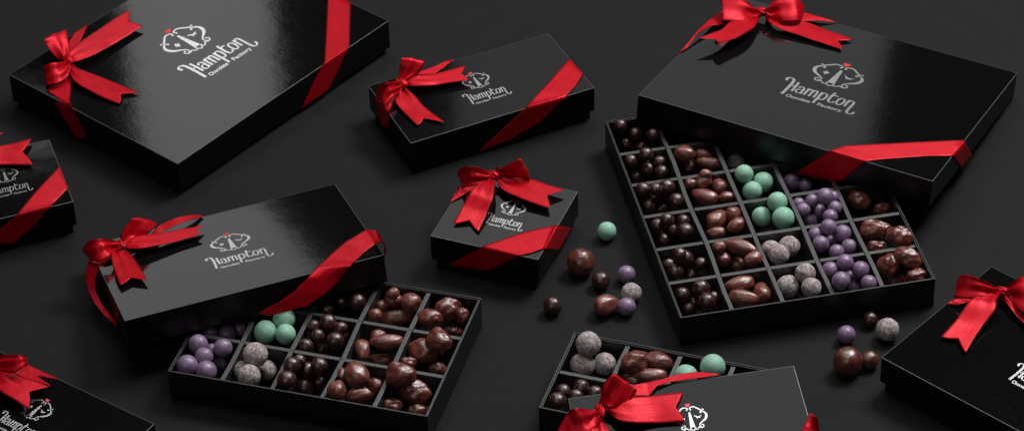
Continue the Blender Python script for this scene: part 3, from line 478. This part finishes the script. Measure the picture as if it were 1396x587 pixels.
def m_grey():
    m, nt, b = mat('dusted_pink_sugar')
    n = obj_noise(nt, 3.2, 6, .75); n2 = obj_noise(nt, 9, 4, .75)
    r = ramp(nt, n.outputs[0], [(.42, (.50, .485, .50)), (.52, (.34, .27, .27)), (.62, (.27, .12, .11))])
    r2 = ramp(nt, n2.outputs[0], [(.36, (.42, .42, .42)), (.62, (1.3, 1.3, 1.3))])
    mx = N(nt, 'ShaderNodeMix', data_type='RGBA', blend_type='MULTIPLY'); mx.inputs['Factor'].default_value = 1
    nt.links.new(r.outputs[0], mx.inputs[6]); nt.links.new(r2.outputs[0], mx.inputs[7])
    nt.links.new(mx.outputs[2], b.inputs['Base Color']); b.inputs['Roughness'].default_value = .85
    b.inputs['Specular IOR Level'].default_value = .2
    bump(nt, b, [(n2.outputs[0], .5)], .06)
    return m
M['grey'] = m_grey()

# ------------------------------------------------------------------ camera
P = DATA['p']
cam = bpy.data.objects.new('camera', bpy.data.cameras.new('camera')); C.objects.link(cam)
el, D = P['pitch'], P['D']
cam.matrix_world = Matrix.Translation((0, -D * math.cos(el), D * math.sin(el))) @ Matrix.Rotation(PI / 2 - el, 4, 'X') @ Matrix.Rotation(P['roll'], 4, 'Z')
cam.data.sensor_width = 36; cam.data.lens = P['f'] / 1396 * 36
cam.data.clip_start = .05; cam.data.clip_end = 60
sc.camera = cam

# ------------------------------------------------------------------ the table
bm = bmesh.new()
add_box(bm, -160, 160, -120, 130, -2.5, 0, .3)
tag(bm_obj('table', bm, M['table']), kind='structure')

# ------------------------------------------------------------------ lettering and emblem of the print
def cr(p, closed=False, n=8):
    q = ([p[-1]] + p + [p[0], p[1]]) if closed else ([p[0]] + p + [p[-1]])
    out = []
    for i in range(1, len(q) - 2):
        a, b, c, d = [Vector(x) for x in q[i - 1:i + 3]]
        for k in range(n):
            t = k / n
            out.append(.5 * ((2 * b) + (c - a) * t + (2 * a - 5 * b + 4 * c - d) * t * t + (3 * b - a - 3 * c + d) * t ** 3))
    out.append(Vector(q[-2]))
    return out
class Pen:
    def __init__(s): s.v = []; s.f = []
    def stroke(s, pts, w=.2, thin=.45, closed=False, wf=None, z=0):
        q = cr([Vector(p) for p in pts], closed)
        n = len(q); base = len(s.v)
        for i, p in enumerate(q):
            d = (q[min(i + 1, n - 1)] - q[max(i - 1, 0)])
            if d.length < 1e-6: d = Vector((0, 1))
            d.normalize(); nn = Vector((-d.y, d.x))
            ww = wf(i / (n - 1)) if wf else w * (thin + (1 - thin) * abs(d.y))
            s.v += [(*(p + nn * ww / 2), 0), (*(p - nn * ww / 2), 0)]
        for i in range(n - 1):
            a = base + 2 * i; s.f.append((a + 1, a + 3, a + 2, a))
    def poly(s, pts):
        base = len(s.v); s.v += [(x, y, 0) for x, y in pts]; s.f.append(tuple(range(base, base + len(pts))))
    def dot(s, x, y, r): s.poly([(x + r * math.cos(a * PI / 5), y + r * math.sin(a * PI / 5)) for a in range(10)])

def make_text(body, x0, x1, y, size):
    cu = bpy.data.curves.new('t', 'FONT'); cu.body = body; cu.size = size; cu.space_character = 1.05; cu.resolution_u = 3; cu.offset = .022
    o = bpy.data.objects.new('t', cu); C.objects.link(o)
    bpy.context.view_layer.update()
    me = bpy.data.meshes.new_from_object(o)
    xs = [v.co.x for v in me.vertices]; a, b = min(xs), max(xs)
    V = [(x0 + (v.co.x - a) / (b - a) * (x1 - x0), y + v.co.y, 0) for v in me.vertices]
    F = [tuple(p.vertices) for p in me.polygons]
    bpy.data.objects.remove(o); bpy.data.curves.remove(cu); bpy.data.meshes.remove(me)
    return V, F

pen = Pen()
S = pen.stroke
S([(-3.32, -1.08), (-3.40, -.82), (-3.15, -.60), (-2.85, -.72), (-2.74, -1.2), (-2.74, -2.4), (-2.80, -3.45)], .25)
S([(-2.30, -.98), (-2.27, -1.6), (-2.27, -2.62)], .22)
S([(-2.72, -1.92), (-2.5, -1.74), (-2.27, -1.78)], .14, .8)
S([(-1.98, -1.78), (-1.78, -1.50), (-1.52, -1.70), (-1.50, -2.2), (-1.48, -2.66)], .2)
S([(-1.52, -2.0), (-1.85, -2.02), (-2.0, -2.3), (-1.85, -2.62), (-1.6, -2.58), (-1.5, -2.35)], .17)
S([(-1.16, -1.48), (-1.16, -2.66)], .2)
S([(-1.14, -1.85), (-.98, -1.52), (-.78, -1.60), (-.74, -2.0), (-.74, -2.66)], .2)
S([(-.72, -1.85), (-.56, -1.52), (-.36, -1.60), (-.32, -2.0), (-.32, -2.66)], .2)
S([(.02, -1.48), (.02, -2.4), (-.03, -3.5)], .22)
S([(.04, -1.85), (.22, -1.52), (.48, -1.62), (.56, -2.1), (.46, -2.55), (.22, -2.68), (.04, -2.45)], .19)
S([(.98, -.98), (.90, -1.6), (.88, -2.25), (1.0, -2.62), (1.28, -2.62), (1.42, -2.4)], .22)
S([(.92, -1.62), (1.15, -1.42), (1.42, -1.48)], .18, .8)
S([(1.86, -1.52), (2.10, -1.75), (2.12, -2.1), (2.02, -2.52), (1.82, -2.68), (1.62, -2.45), (1.58, -2.05), (1.66, -1.68)], .19, closed=True)
S([(2.40, -1.48), (2.40, -2.66)], .2)
S([(2.42, -1.85), (2.58, -1.52), (2.84, -1.62), (2.90, -2.1), (2.86, -2.9), (2.92, -3.45), (3.15, -3.60), (3.40, -3.42), (3.44, -3.2)], .22)
pen.dot(-3.33, -1.08, .13); pen.dot(3.44, -3.2, .12)
LET_V, LET_F = list(pen.v), list(pen.f)
for body, x0, x1 in (('Chocolate', -2.42, -.28), ('Factory', .38, 2.55)):
    V, F = make_text(body, x0, x1, -3.66, .62)
    b0 = len(LET_V); LET_V += V; LET_F += [tuple(i + b0 for i in f) for f in F]

pen = Pen(); S = pen.stroke
for m in (1, -1):
    wf = lambda t: .10 + .20 * math.exp(-((t - .62) / .2) ** 2) + .05 * math.sin(t * 9) ** 2
    S([(m * .16, 3.02), (m * .28, 3.18), (m * .12, 3.30), (m * .30, 3.50), (m * .75, 3.52), (m * 1.2, 3.15), (m * 1.62, 2.78)], wf=lambda t: .11 + .09 * t)
    S([(m * 1.38, 2.55), (m * 1.60, 2.66), (m * 1.95, 2.42), (m * 2.08, 1.95), (m * 1.85, 1.42), (m * 1.35, 1.02), (m * 1.0, .72), (m * .96, .42), (m * 1.15, .22)], wf=lambda t: .12 + .20 * math.exp(-((t - .42) / .2) ** 2))
    S([(m * 1.20, .62), (m * 1.42, .52), (m * 1.38, .22), (m * 1.08, .12), (m * .78, .30)], wf=lambda t: .13)
    S([(m * .78, .28), (m * .62, .02), (m * .36, -.02), (m * .26, .18), (m * .42, .26)], wf=lambda t: .12)
    S([(m * .30, .0), (m * .14, -.06), (0, -.22)], wf=lambda t: .12)
    pen.dot(m * 1.80, 2.92, .12); pen.dot(m * 1.42, 2.50, .13); pen.dot(m * 1.24, .60, .1)
pen.poly([(-.34, .34), (.34, .34), (.30, .62), (.16, 2.1), (.20, 2.16), (.20, 2.28), (.13, 2.30), (.13, 2.55), (.17, 2.60), (0, 2.82), (-.17, 2.60), (-.13, 2.55), (-.13, 2.30), (-.20, 2.28), (-.20, 2.16), (-.16, 2.1), (-.30, .62)])
for a, r in ((90, .42), (40, .34), (140, .34), (-10, .26), (190, .26), (-90, .30)):   # maple leaf
    ca, sa = math.cos(math.radians(a)), math.sin(math.radians(a)); x, y = -1.0, 1.72
    pen.poly([(x - sa * .07, y + ca * .07), (x + sa * .07, y - ca * .07), (x + ca * r * .6 + sa * .09, y + sa * r * .6 - ca * .09), (x + ca * r, y + sa * r), (x + ca * r * .6 - sa * .09, y + sa * r * .6 + ca * .09)])
S([(.50, 2.12), (.72, 1.98), (.95, 1.78), (1.30, 1.72)], wf=lambda t: .05 + .14 * math.sin(PI * t))   # bird
S([(1.45, 1.98), (1.1, 1.88), (.92, 1.78), (.78, 1.60)], wf=lambda t: .04 + .13 * math.sin(PI * t))
EMB_V, EMB_F = pen.v, pen.f
HRT = [(0, 3.58), (.20, 3.76), (.33, 3.95), (.30, 4.10), (.16, 4.16), (0, 4.05), (-.16, 4.16), (-.30, 4.10), (-.33, 3.95), (-.20, 3.76)]
def logo(parent, s, z, dx=0, dy=0, sx=1.0):
    e = empty('printed_logo', parent, (dx, dy, z))
    for nm, V, F, m in (('lettering', LET_V, LET_F, 'foil'), ('emblem', EMB_V, EMB_F, 'foil'), ('heart_emblem', [(x, y, 0) for x, y in HRT], [tuple(range(len(HRT)))], 'heart')):
        # overlapping strokes are stacked a few microns apart so that no two faces share a plane
        o = mesh(nm, [(x * s * sx, y * s, .003) for x, y, _ in V], F, M[m], e)
        bmm = bmesh.new(); bmm.from_mesh(o.data)
        seen = {}; bmm.verts.ensure_lookup_table()
        k = 0; done = set()
        for v0 in bmm.verts:
            if v0.index in done: continue
            st = [v0]; isl = []
            done.add(v0.index)
            while st:
                v = st.pop(); isl.append(v)
                for ed in v.link_edges:
                    w = ed.other_vert(v)
                    if w.index not in done: done.add(w.index); st.append(w)
            for v in isl: v.co.z += .0006 * (k % 12)
            k += 1
        for f in bmm.faces:
            if f.normal.z < 0: f.normal_flip()
        bmm.to_mesh(o.data); bmm.free()
    return e

# ------------------------------------------------------------------ ribbons
rnd = random.Random(11)
def catmull(pts, t):
    n = len(pts); i = min(int(t), n - 2); u = t - i
    g = lambda k: pts[max(0, min(n - 1, k))]
    a, b, c, d = g(i - 1), g(i), g(i + 1), g(i + 2)
    return .5 * ((2 * b) + (c - a) * u + (2 * a - 5 * b + 4 * c - d) * u * u + (3 * b - a - 3 * c + d) * u ** 3)
def ribbon(name, rungs, parent, dz, role, notch=None):
    Lp = [Vector(r[0]) for r in rungs]; Rp = [Vector(r[1]) for r in rungs]
    n = len(rungs); nw = 12; sub = 10 if role != 'band' else 6
    rows = (n - 1) * sub + 1
    nd = 0
    if notch:
        mid = (Lp[-1] + Rp[-1]) / 2; prev = (Lp[-2] + Rp[-2]) / 2
        nd = max(.1, min(.75, (Vector(notch) - mid).length / (mid - prev).length))
    lin = role == 'band'
    def pt(k, t):
        if lin:
            i = min(int(t), n - 2); u = t - i
            # the strip keeps straight between its fold lines
            return None, i, u
    V = []
    ph = rnd.random() * 6; amp0 = {'loop': .18, 'tail': .14, 'band': .0}[role]
    L0 = (Lp[0] + Rp[0]) / 2
    for r in range(rows):
        for c in range(nw + 1):
            v = c / nw
            t = r / sub
            if nd and t > n - 2:
                te = 1 - nd * (1 - abs(2 * v - 1)); t = (n - 2) + (t - (n - 2)) * te
            if lin:
                i = min(int(t), n - 2); u = t - i
                a = Lp[i].lerp(Lp[i + 1], u); b = Rp[i].lerp(Rp[i + 1], u)
                a = a + Vector((0, 0, .05 * abs(noise.noise(a * .5 + Vector((ph, 0, 0)))) * math.sin(PI * u))); b = b + Vector((0, 0, .05 * abs(noise.noise(b * .5)) * math.sin(PI * u)))
            else:
                a = catmull(Lp, t); b = catmull(Rp, t)
            p = a.lerp(b, v)
            if not lin:
                wv = (b - a); w = wv.length
                i2 = min(n - 1.001, t + .05); ta = catmull(Lp, i2).lerp(catmull(Rp, i2), v) - catmull(Lp, max(0, t - .05)).lerp(catmull(Rp, max(0, t - .05)), v)
                nn = wv.cross(ta)
                if nn.length > 1e-6: nn.normalize()
                dk = (p - L0).length
                pin = math.exp(-dk / 1.1)
                edge = math.sin(PI * v)
                p = p + nn * (amp0 * 1.6 * pin * math.sin(v * 12.5 + ph) + amp0 * .55 * noise.noise(p * .55 + Vector((ph, 0, 0))) + amp0 * .9 * pin * noise.noise(Vector((v * 5, dk * .7, ph))) )
                p = p + nn * (.10 * edge * (w / 2.2) * (1 if role == 'loop' else .45) * (1 - pin))
                if role == 'tail': p.z = max(p.z, .05)
            V.append((p.x, p.y, p.z + dz))
    F = []
    for r in range(rows - 1):
        for c in range(nw):
            a = r * (nw + 1) + c; F.append((a, a + 1, a + nw + 2, a + nw + 1))
    o = mesh(name, V, F, M['satin'], parent, True)
    ul = o.data.uv_layers.new(name='UVMap')
    for lp in o.data.loops:
        q = lp.vertex_index; ul.data[lp.index].uv = ((q // (nw + 1)) / sub * .9, (q % (nw + 1)) / nw)
    md = o.modifiers.new('thick', 'SOLIDIFY'); md.thickness = .028 * CM; md.offset = 0; md.use_rim = True
    return o
def knot(parent, pos, ang, dz, s=1.0):
    bm = bmesh.new()
    bmesh.ops.create_icosphere(bm, subdivisions=4, radius=1)
    for v in bm.verts:
        d = v.co.normalized()
        th = math.atan2(d.z, d.x)
        r = 1 + .09 * math.sin(th * 5 + d.y * 3) * (1 - d.y * d.y) + .06 * math.sin(th * 9 + 1)
        q = Vector((d.x * .36, d.y * .52 * (1 + .25 * abs(d.y)), d.z * .36)) * r * s
        v.co = q
    o = bm_obj('knot', bm, M['satin'], parent, True)
    ul = o.data.uv_layers.new(name='UVMap')
    for pl in o.data.polygons:
        cx = math.atan2(pl.center.z, pl.center.x)
        for li_ in pl.loop_indices:
            q = o.data.vertices[o.data.loops[li_].vertex_index].co
            th = math.atan2(q.z, q.x)
            if th - cx > PI: th -= 2 * PI
            if th - cx < -PI: th += 2 * PI
            ul.data[li_].uv = (th / 3, .5 + q.y * .6)
    o.location = (pos[0], pos[1], pos[2] + dz); o.rotation_euler = (0, 0, ang)
    return o
KANG = {'A': -.2, 'B': .4, 'C': 1.5, 'D': .3, 'F': 1.6, 'H': .1, 'J': 1.9, 'L': .3, 'K': .2}
def dress(key, root, dz):
    bow = empty('bow', root)
    for bx_, role, rungs, notch in DATA['st']:
        if bx_ != key: continue
        if role == 'band': ribbon('ribbon_band', rungs, root, dz, role)
        else: ribbon({'loop': 'bow_loop', 'tail': 'bow_tail'}[role], rungs, bow, dz, role, notch)
    knot(bow, DATA['kn'][key], KANG[key], dz, 1.0)

# ------------------------------------------------------------------ boxes, lids and trays
def lid_mesh(w, l, h, parent, z):
    bm = bmesh.new(); T = .14
    # hollow shell: a bevelled block, its underside opened and pulled up inside
    nx = 26; ny = 20
    add_box(bm, -w / 2, w / 2, -l / 2, l / 2, -h, 0, 0)
    bm.faces.ensure_lookup_table()
    bot = [f for f in bm.faces if f.normal.z < -.5] or [min(bm.faces, key=lambda f: f.calc_center_median().z)]
    r = bmesh.ops.inset_region(bm, faces=bot, thickness=T, depth=0)
    ex = bmesh.ops.extrude_face_region(bm, geom=bot)
    vs = [g for g in ex['geom'] if isinstance(g, bmesh.types.BMVert)]
    for v in vs: v.co.z = -T
    bmesh.ops.delete(bm, geom=bot, context='FACES')
    out = [e for e in bm.edges if all(abs(abs(v.co.x) - w / 2) < 1e-4 and abs(abs(v.co.y) - l / 2) < 1e-4 for v in e.verts) or all(abs(v.co.z) < 1e-4 for v in e.verts)]
    bmesh.ops.bevel(bm, geom=out, offset=.055, segments=3, profile=.6, affect='EDGES')
    bmesh.ops.recalc_face_normals(bm, faces=bm.faces)
    o = bm_obj('lid', bm, M['lid'], parent); o.location.z = z
    o.data.materials.append(M['side']); o.data.materials.append(M['edge'])
    for p in o.data.polygons:
        nz = p.normal.z; c = p.center
        if p.area < .2 * max(w, l) and c.z > -.07 and .08 < abs(nz) < .995: p.material_index = 2
        elif nz < .9: p.material_index = 1
    return o
LOGO = {'A': (1.0, 0, 0), 'B': (.555, 0, 0), 'C': (.47, .38, 0), 'D': (.72, .1, .1), 'F': (1.0, 0, -.2), 'H': (.56, 0, .1), 'J': (.72, .35, -.35), 'K': (.5, .1, .1), 'L': (.555, 0, 0)}
LAB = {'A': ('large black gift box with grey reflection, red bow on its left corner, at top left', 'large_gift_box'),
 'B': ('long closed black gift box with red bow at its left end, in the top middle', 'gift_box'),
 'C': ('small square closed black gift box with red bow, in the middle of the table', 'gift_box'),
 'J': ('closed black gift box cut by the right edge, bright red bow on its back corner', 'gift_box'),
 'K': ('black gift box cut by the left edge, red band over its right corner', 'gift_box'),
 'L': ('dark gift box in the bottom left corner under a red bow', 'gift_box')}
for key, (lab, _) in LAB.items():
    f = DATA['fr'][key]; w, l = f['w'], f['l']; Ht = f['o'][2]
    root = empty('gift_box', None, (f['o'][0], f['o'][1], 0), (0, 0, f['r'][2]))
    tag(root, lab, 'gift box', 'closed gift boxes with red ribbons')
    lid_mesh(w, l, f['hl'], root, Ht)
    bm = bmesh.new(); add_box(bm, -w / 2 + .3, w / 2 - .3, -l / 2 + .3, l / 2 - .3, .01, Ht - .2, .04)
    bm_obj('base', bm, M['base'], root)
    s, dx, dy = LOGO[key]; logo(root, s, Ht + .004, dx, dy)
    dress(key, root, Ht)
LLAB = {'D': 'black lid with red bow lying across the tray at lower left',
        'F': 'largest black lid with red bow lying across the tray at right',
        'H': 'black lid with big red bow over the tray at the bottom edge'}
for key, lab in LLAB.items():
    f = DATA['fr'][key]
    root = empty('box_lid', None, f['o'], f['r'])
    tag(root, lab, 'box lid', 'lids taken off the boxes')
    lid_mesh(f['w'], f['l'], f['hl'], root, 0)
    s, dx, dy = LOGO[key]; logo(root, s, .004, dx, dy)
    dress(key, root, 0)

NC = {'G': (5, 6), 'E': (5, 3), 'I': (4, 2)}
TLAB = {'G': 'largest open black tray of chocolates, at the right under a lid', 'E': 'open black tray of chocolates at lower left, half under a lid', 'I': 'open black tray of chocolates at the bottom edge, mostly under a lid'}
for key in 'GEI':
    f = DATA['fr'][key]; w, l, h = f['w'], f['l'], f['o'][2]; nx, ny = NC[key]
    root = empty('chocolate_tray', None, (f['o'][0], f['o'][1], 0), (0, 0, f['r'][2]))
    tag(root, TLAB[key], 'tray', 'open chocolate trays')
    def ring(bm, ow, ol, t, z0, z1, bev):
        add_box(bm, -ow, ow, -ol, -ol + t, z0, z1, bev); add_box(bm, -ow, ow, ol - t, ol, z0, z1, bev)
        add_box(bm, -ow, -ow + t, -ol + t - .001, ol - t + .001, z0, z1 - .001, bev); add_box(bm, ow - t, ow, -ol + t - .001, ol - t + .001, z0, z1 - .001, bev)
    bm = bmesh.new(); ring(bm, w / 2 - .04, l / 2 - .04, .10, .01, h, .018)
    bm_obj('tray_wall', bm, M['tray'], root)
    bm = bmesh.new(); ring(bm, w / 2 - .17, l / 2 - .17, .08, .13, h - .07, .015)
    bm_obj('inner_wall', bm, M['tray'], root)
    bm = bmesh.new(); add_box(bm, -w / 2 + .15, w / 2 - .15, -l / 2 + .15, l / 2 - .15, .02, .12)
    bm_obj('tray_floor', bm, M['inner'], root)
    W2, L2 = w / 2 - .25, l / 2 - .25
    cw, ch = 2 * W2 / nx, 2 * L2 / ny; T = .34
    for i in range(1, nx):
        bm = bmesh.new(); x = -W2 + i * cw; j1 = rnd.uniform(-.09, .09)
        # one long slotted strip, bowed a little between its slots
        for q in range(ny * 2):
            ya = -L2 + .01 + q * (2 * L2 - .02) / (ny * 2); yb = ya + (2 * L2 - .02) / (ny * 2) - (.03 if q % 2 else 0)
            add_box(bm, x - T / 2, x + T / 2, ya, yb, .13, h - .16 + j1 * .15, .025)
        for v in bm.verts: v.co.x += j1 * math.sin(v.co.y * .55 + i)
        bm_obj('divider', bm, M['divider'], root)
    for j in range(1, ny):
        bm = bmesh.new(); y = -L2 + j * ch
        for i in range(nx):
            xa = -W2 + i * cw + (T / 2 + .012 if i else .01); xb = -W2 + (i + 1) * cw - (T / 2 + .012 if i < nx - 1 else .01)
            add_box(bm, xa, xb, y - T / 2, y + T / 2, .13, h - .19, .03)
        bm_obj('divider', bm, M['divider'], root)

# ------------------------------------------------------------------ chocolates
def blob(kind, seed):
    r = random.Random(seed * 7 + hash_kind[kind])
    bm = bmesh.new(); bmesh.ops.create_icosphere(bm, subdivisions=4, radius=1)
    off = Vector((r.random() * 50, r.random() * 50, r.random() * 50))
    lobes = []
    if kind == 'lump':
        lobes = [(Vector((r.uniform(-.55, .55), r.uniform(-.45, .45), r.uniform(-.3, .35))), r.uniform(.55, .8)) for _ in range(4)]
    dents = [(Vector((r.gauss(0, 1), r.gauss(0, 1), abs(r.gauss(0, 1)))).normalized(), r.uniform(.2, .35), r.uniform(.04, .10)) for _ in range(3)]
    for v in bm.verts:
        d = v.co.normalized()
        if kind in ('dark', 'truffle'): k = 1 + .035 * noise.noise(d * 1.2 + off) + .016 * noise.noise(d * 3 + off); q = Vector((d.x * 1.0, d.y * .96, d.z * .94)) * k
        elif kind in ('purple', 'green'): q = d * (1 + .03 * noise.noise(d * 1.1 + off) + .008 * noise.noise(d * 4 + off))
        elif kind == 'grey': q = d * (1 + .04 * noise.noise(d * 1.4 + off) + .022 * noise.noise(d * 6 + off) + .012 * noise.noise(d * 14 + off))
        elif kind == 'almond':
            k = 1 + .10 * noise.noise(d * 1.2 + off) + .03 * noise.noise(d * 3.2 + off)
            for a, w_, dp in dents: k -= dp * .8 * math.exp(-((d - a).length / w_) ** 2)
            q = d * k; tp = .18 * seed_sign(seed); q.y *= 1 - tp * d.x; q.z *= 1 - tp * d.x
            q.y += .12 * (d.x ** 2 - .4) * seed_sign(seed + 1)
        else:
            acc = 0
            for cc, rr in lobes:
                bq = d.dot(cc); disc = bq * bq - (cc.length_squared - rr * rr)
                if disc > 0:
                    e = bq + math.sqrt(disc); acc += max(e, 0) ** 9
            k = max(acc, .62 ** 9) ** (1 / 9) / 1.06
            k = .58 * k + .42 * .93
            k *= 1 + .16 * noise.noise(d * 1.9 + off) + .05 * noise.noise(d * 4.5 + off)
            for a, w_, dp in dents: k -= dp * math.exp(-((d - a).length / w_) ** 2)
            q = d * k
        v.co = q
    for ax in range(3):
        lo = min(v.co[ax] for v in bm.verts); hi = max(v.co[ax] for v in bm.verts)
        for v in bm.verts: v.co[ax] = (v.co[ax] - (lo + hi) / 2) * 2 / (hi - lo)
    me = bpy.data.meshes.new(kind + '_chocolate')
    bm.to_mesh(me); bm.free(); me.materials.append(M[kind])
    me.polygons.foreach_set('use_smooth', [True] * len(me.polygons))
    return me
hash_kind = {'truffle': 7, 'dark': 1, 'purple': 2, 'green': 3, 'grey': 4, 'almond': 5, 'lump': 6}
def seed_sign(s): return 1 if s % 2 else -1
NV = {'truffle': 3, 'dark': 5, 'purple': 4, 'green': 4, 'grey': 5, 'almond': 8, 'lump': 8}
LIB = {k: [blob(k, s) for s in range(n)] for k, n in NV.items()}
NAMES = {'truffle': ('chocolate_truffle', 'brown chocolate truffle'), 'dark': ('dark_chocolate_ball', 'dark chocolate ball'), 'almond': ('chocolate_almond', 'brown chocolate almond'), 'lump': ('chocolate_cluster', 'brown chocolate cluster'),
         'green': ('green_chocolate_ball', 'speckled green ball'), 'grey': ('dusted_chocolate_ball', 'dusted grey ball'), 'purple': ('purple_chocolate_ball', 'purple ball')}
TRN = {'G': 'large tray', 'E': 'lower left tray', 'I': 'bottom tray'}
COLN = {5: ['left column', 'second column', 'middle column', 'fourth column', 'right column'], 4: ['left column', 'second column', 'third column', 'right column']}
ROWN = {6: ['front row', 'second row', 'third row', 'fourth row', 'fifth row', 'back row'], 3: ['front row', 'middle row', 'back row'], 2: ['front row', 'back row']}
ORD = ['leftmost', 'second from left', 'third from left', 'fourth from left', 'fifth from left', 'sixth from left', 'seventh from left', 'eighth from left', 'ninth from left']
cells = {}
for c in DATA['ch']: cells.setdefault((c[0], c[1], c[2], c[3]), []).append(c)
LOOSE = ['green speckled ball lying loose to the right of the small square gift box', 'biggest brown chocolate ball lying loose beside the small square gift box',
 'dark chocolate ball lying loose between the big brown ball and the purple ball', 'purple ball lying loose just above the dusted grey ball, mid table',
 'dusted grey ball lying loose between two purple balls', 'purple ball lying loose touching the dented brown chocolate',
 'dented flat brown chocolate lying loose beside a purple ball', 'dark chocolate ball lying alone in front of the small square gift box',
 'purple ball lying loose in front of the large tray', 'small dark chocolate ball half in shadow, behind the loose dusted ball',
 'dusted grey ball lying loose by the left corner of the right gift box', 'large brown ball lying loose in front of the large tray', 'smaller brown chocolate touching the large brown ball, near the right gift box']
LCAT = 0; li = 0; idx = 0
for key, lst in cells.items():
    srt = sorted(lst, key=lambda c: c[10])
    for c in lst:
        t, i, j, kind, x, y, z, a, b, yaw, px, py = c
        me = LIB[kind][(idx * 3 + i + j) % NV[kind]]; idx += 1
        o = bpy.data.objects.new(NAMES[kind][0], me); C.objects.link(o)
        o.location = (x, y, z)
        rr = random.Random(idx)
        if a / b > 1.06: 
            k_ = 1.14 if kind == 'lump' else 1.09; o.rotation_euler = (rr.uniform(-.4, .4), rr.uniform(-.12, .12), yaw); o.scale = (a * k_, b * k_, b * k_ * .98)
        else:
            o.rotation_euler = (rr.uniform(-.6, .6), rr.uniform(-.6, .6), rr.uniform(0, 6.28)); s_ = (a + b) / 2 * {'lump': 1.14, 'almond': 1.06, 'grey': .96}.get(kind, 1); o.scale = (s_, s_, s_)
        if t != '-':
            nxy = NC[t]; nm = NAMES[kind][1]
            pos = '' if len(lst) == 1 else (', ' + ORD[srt.index(c)])
            if len(lst) > 1 and srt.index(c) == len(lst) - 1: pos = ', rightmost'
            lab = '%s%s, %s, %s, %s' % (nm, pos, TRN[t], COLN[nxy[0]][i], ROWN[nxy[1]][j])
            tag(o, lab, 'chocolate', NAMES[kind][1] + 's in the trays')
        o['_cell'] = ''
        del o['_cell']
# loose ones get their own labels, in the order they were listed
loose = [o for o in C.objects if o.type == 'MESH' and o.parent is None and 'label' not in o and o.name.split('.')[0] in [v[0] for v in NAMES.values()]]
src = [c for c in DATA['ch'] if c[0] == '-']
for o in loose:
    k = min(range(len(src)), key=lambda q: (Vector(src[q][4:7]) - o.location).length)
    tag(o, LOOSE[k], 'chocolate', 'chocolates lying loose on the table')

# ------------------------------------------------------------------ to metres
seen = set()
for o in C.objects:
    if o.type == 'MESH':
        if o.data.name not in seen:
            seen.add(o.data.name); o.data.transform(Matrix.Scale(CM, 4))
    o.location = o.location * CM

# ------------------------------------------------------------------ light: studio soft boxes behind and above the table, plus an added front fill
def softbox(name, loc, sx, sy, power, target=(0, 0, 0), roll=0.0, vertical=False):
    l = bpy.data.lights.new(name, 'AREA'); l.shape = 'RECTANGLE'; l.size = sx * CM; l.size_y = sy * CM; l.energy = power
    l.color = (1, 1, 1)
    o = bpy.data.objects.new(name, l); C.objects.link(o)
    d = Vector(target) - Vector(loc)
    if vertical: o.matrix_world = Matrix.Translation(Vector(loc) * CM) @ Matrix.Rotation(roll, 4, 'Y') @ Matrix.Rotation(-PI / 2, 4, 'X')
    else: o.matrix_world = Matrix.Translation(Vector(loc) * CM) @ d.to_track_quat('-Z', 'Y').to_matrix().to_4x4() @ Matrix.Rotation(roll, 4, 'Z')
    return o
def pw(sx, sy, rad): return rad * PI * sx * sy * 1e-4 * 1.0
# (name, x, y, z, width, height, radiance, roll)
for nm, x, y, z, sx, sy, rad, roll in (
    ('softbox_left', -43.5, 160, 108, 21, 46, 1.5, 0),
    ('softbox_left_low', -60, 160, 50, 34, 50, .8, .45),
    ('softbox_far_left', -71, 160, 114, 10, 10, 1.0, 0),
    ('softbox_middle', 11, 160, 107, 37, 34, .42, 0),
    ('softbox_middle_high', -1, 160, 139, 32, 30, .95, 0),
    ('softbox_right', 43, 160, 66, 41, 62, .42, 0)):
    softbox(nm, (x, y, z), sx, sy, pw(sx, sy, rad), roll=roll, vertical=True)
softbox('overhead_softbox', (45, 95, 285), 110, 90, pw(110, 90, 1.0), target=(5, -5, 0))
softbox('key_softbox', (115, 85, 200), 105, 70, pw(105, 70, 24), target=(0, -5, 0))
softbox('back_softbox', (-25, 130, 215), 110, 46, pw(110, 46, 8), target=(0, -5, 0))
softbox('top_softbox', (0, -10, 290), 150, 80, pw(150, 80, 4), target=(0, -10, 0))
softbox('added_front_fill', (-70, -190, 170), 110, 70, pw(110, 70, 2.2), target=(0, -5, 0))  # added lamp on the camera side, brightens the chocolates under the lid
WORLD = .002

w = bpy.data.worlds.new('World'); sc.world = w; w.use_nodes = True
w.node_tree.nodes['Background'].inputs[0].default_value = (1, 1, 1, 1); w.node_tree.nodes['Background'].inputs[1].default_value = WORLD
sc.view_settings.view_transform = 'Standard'; sc.view_settings.look = 'None'; sc.view_settings.exposure = 0; sc.view_settings.gamma = 1
sc.render.engine = 'CYCLES'
sc.cycles.max_bounces = 6
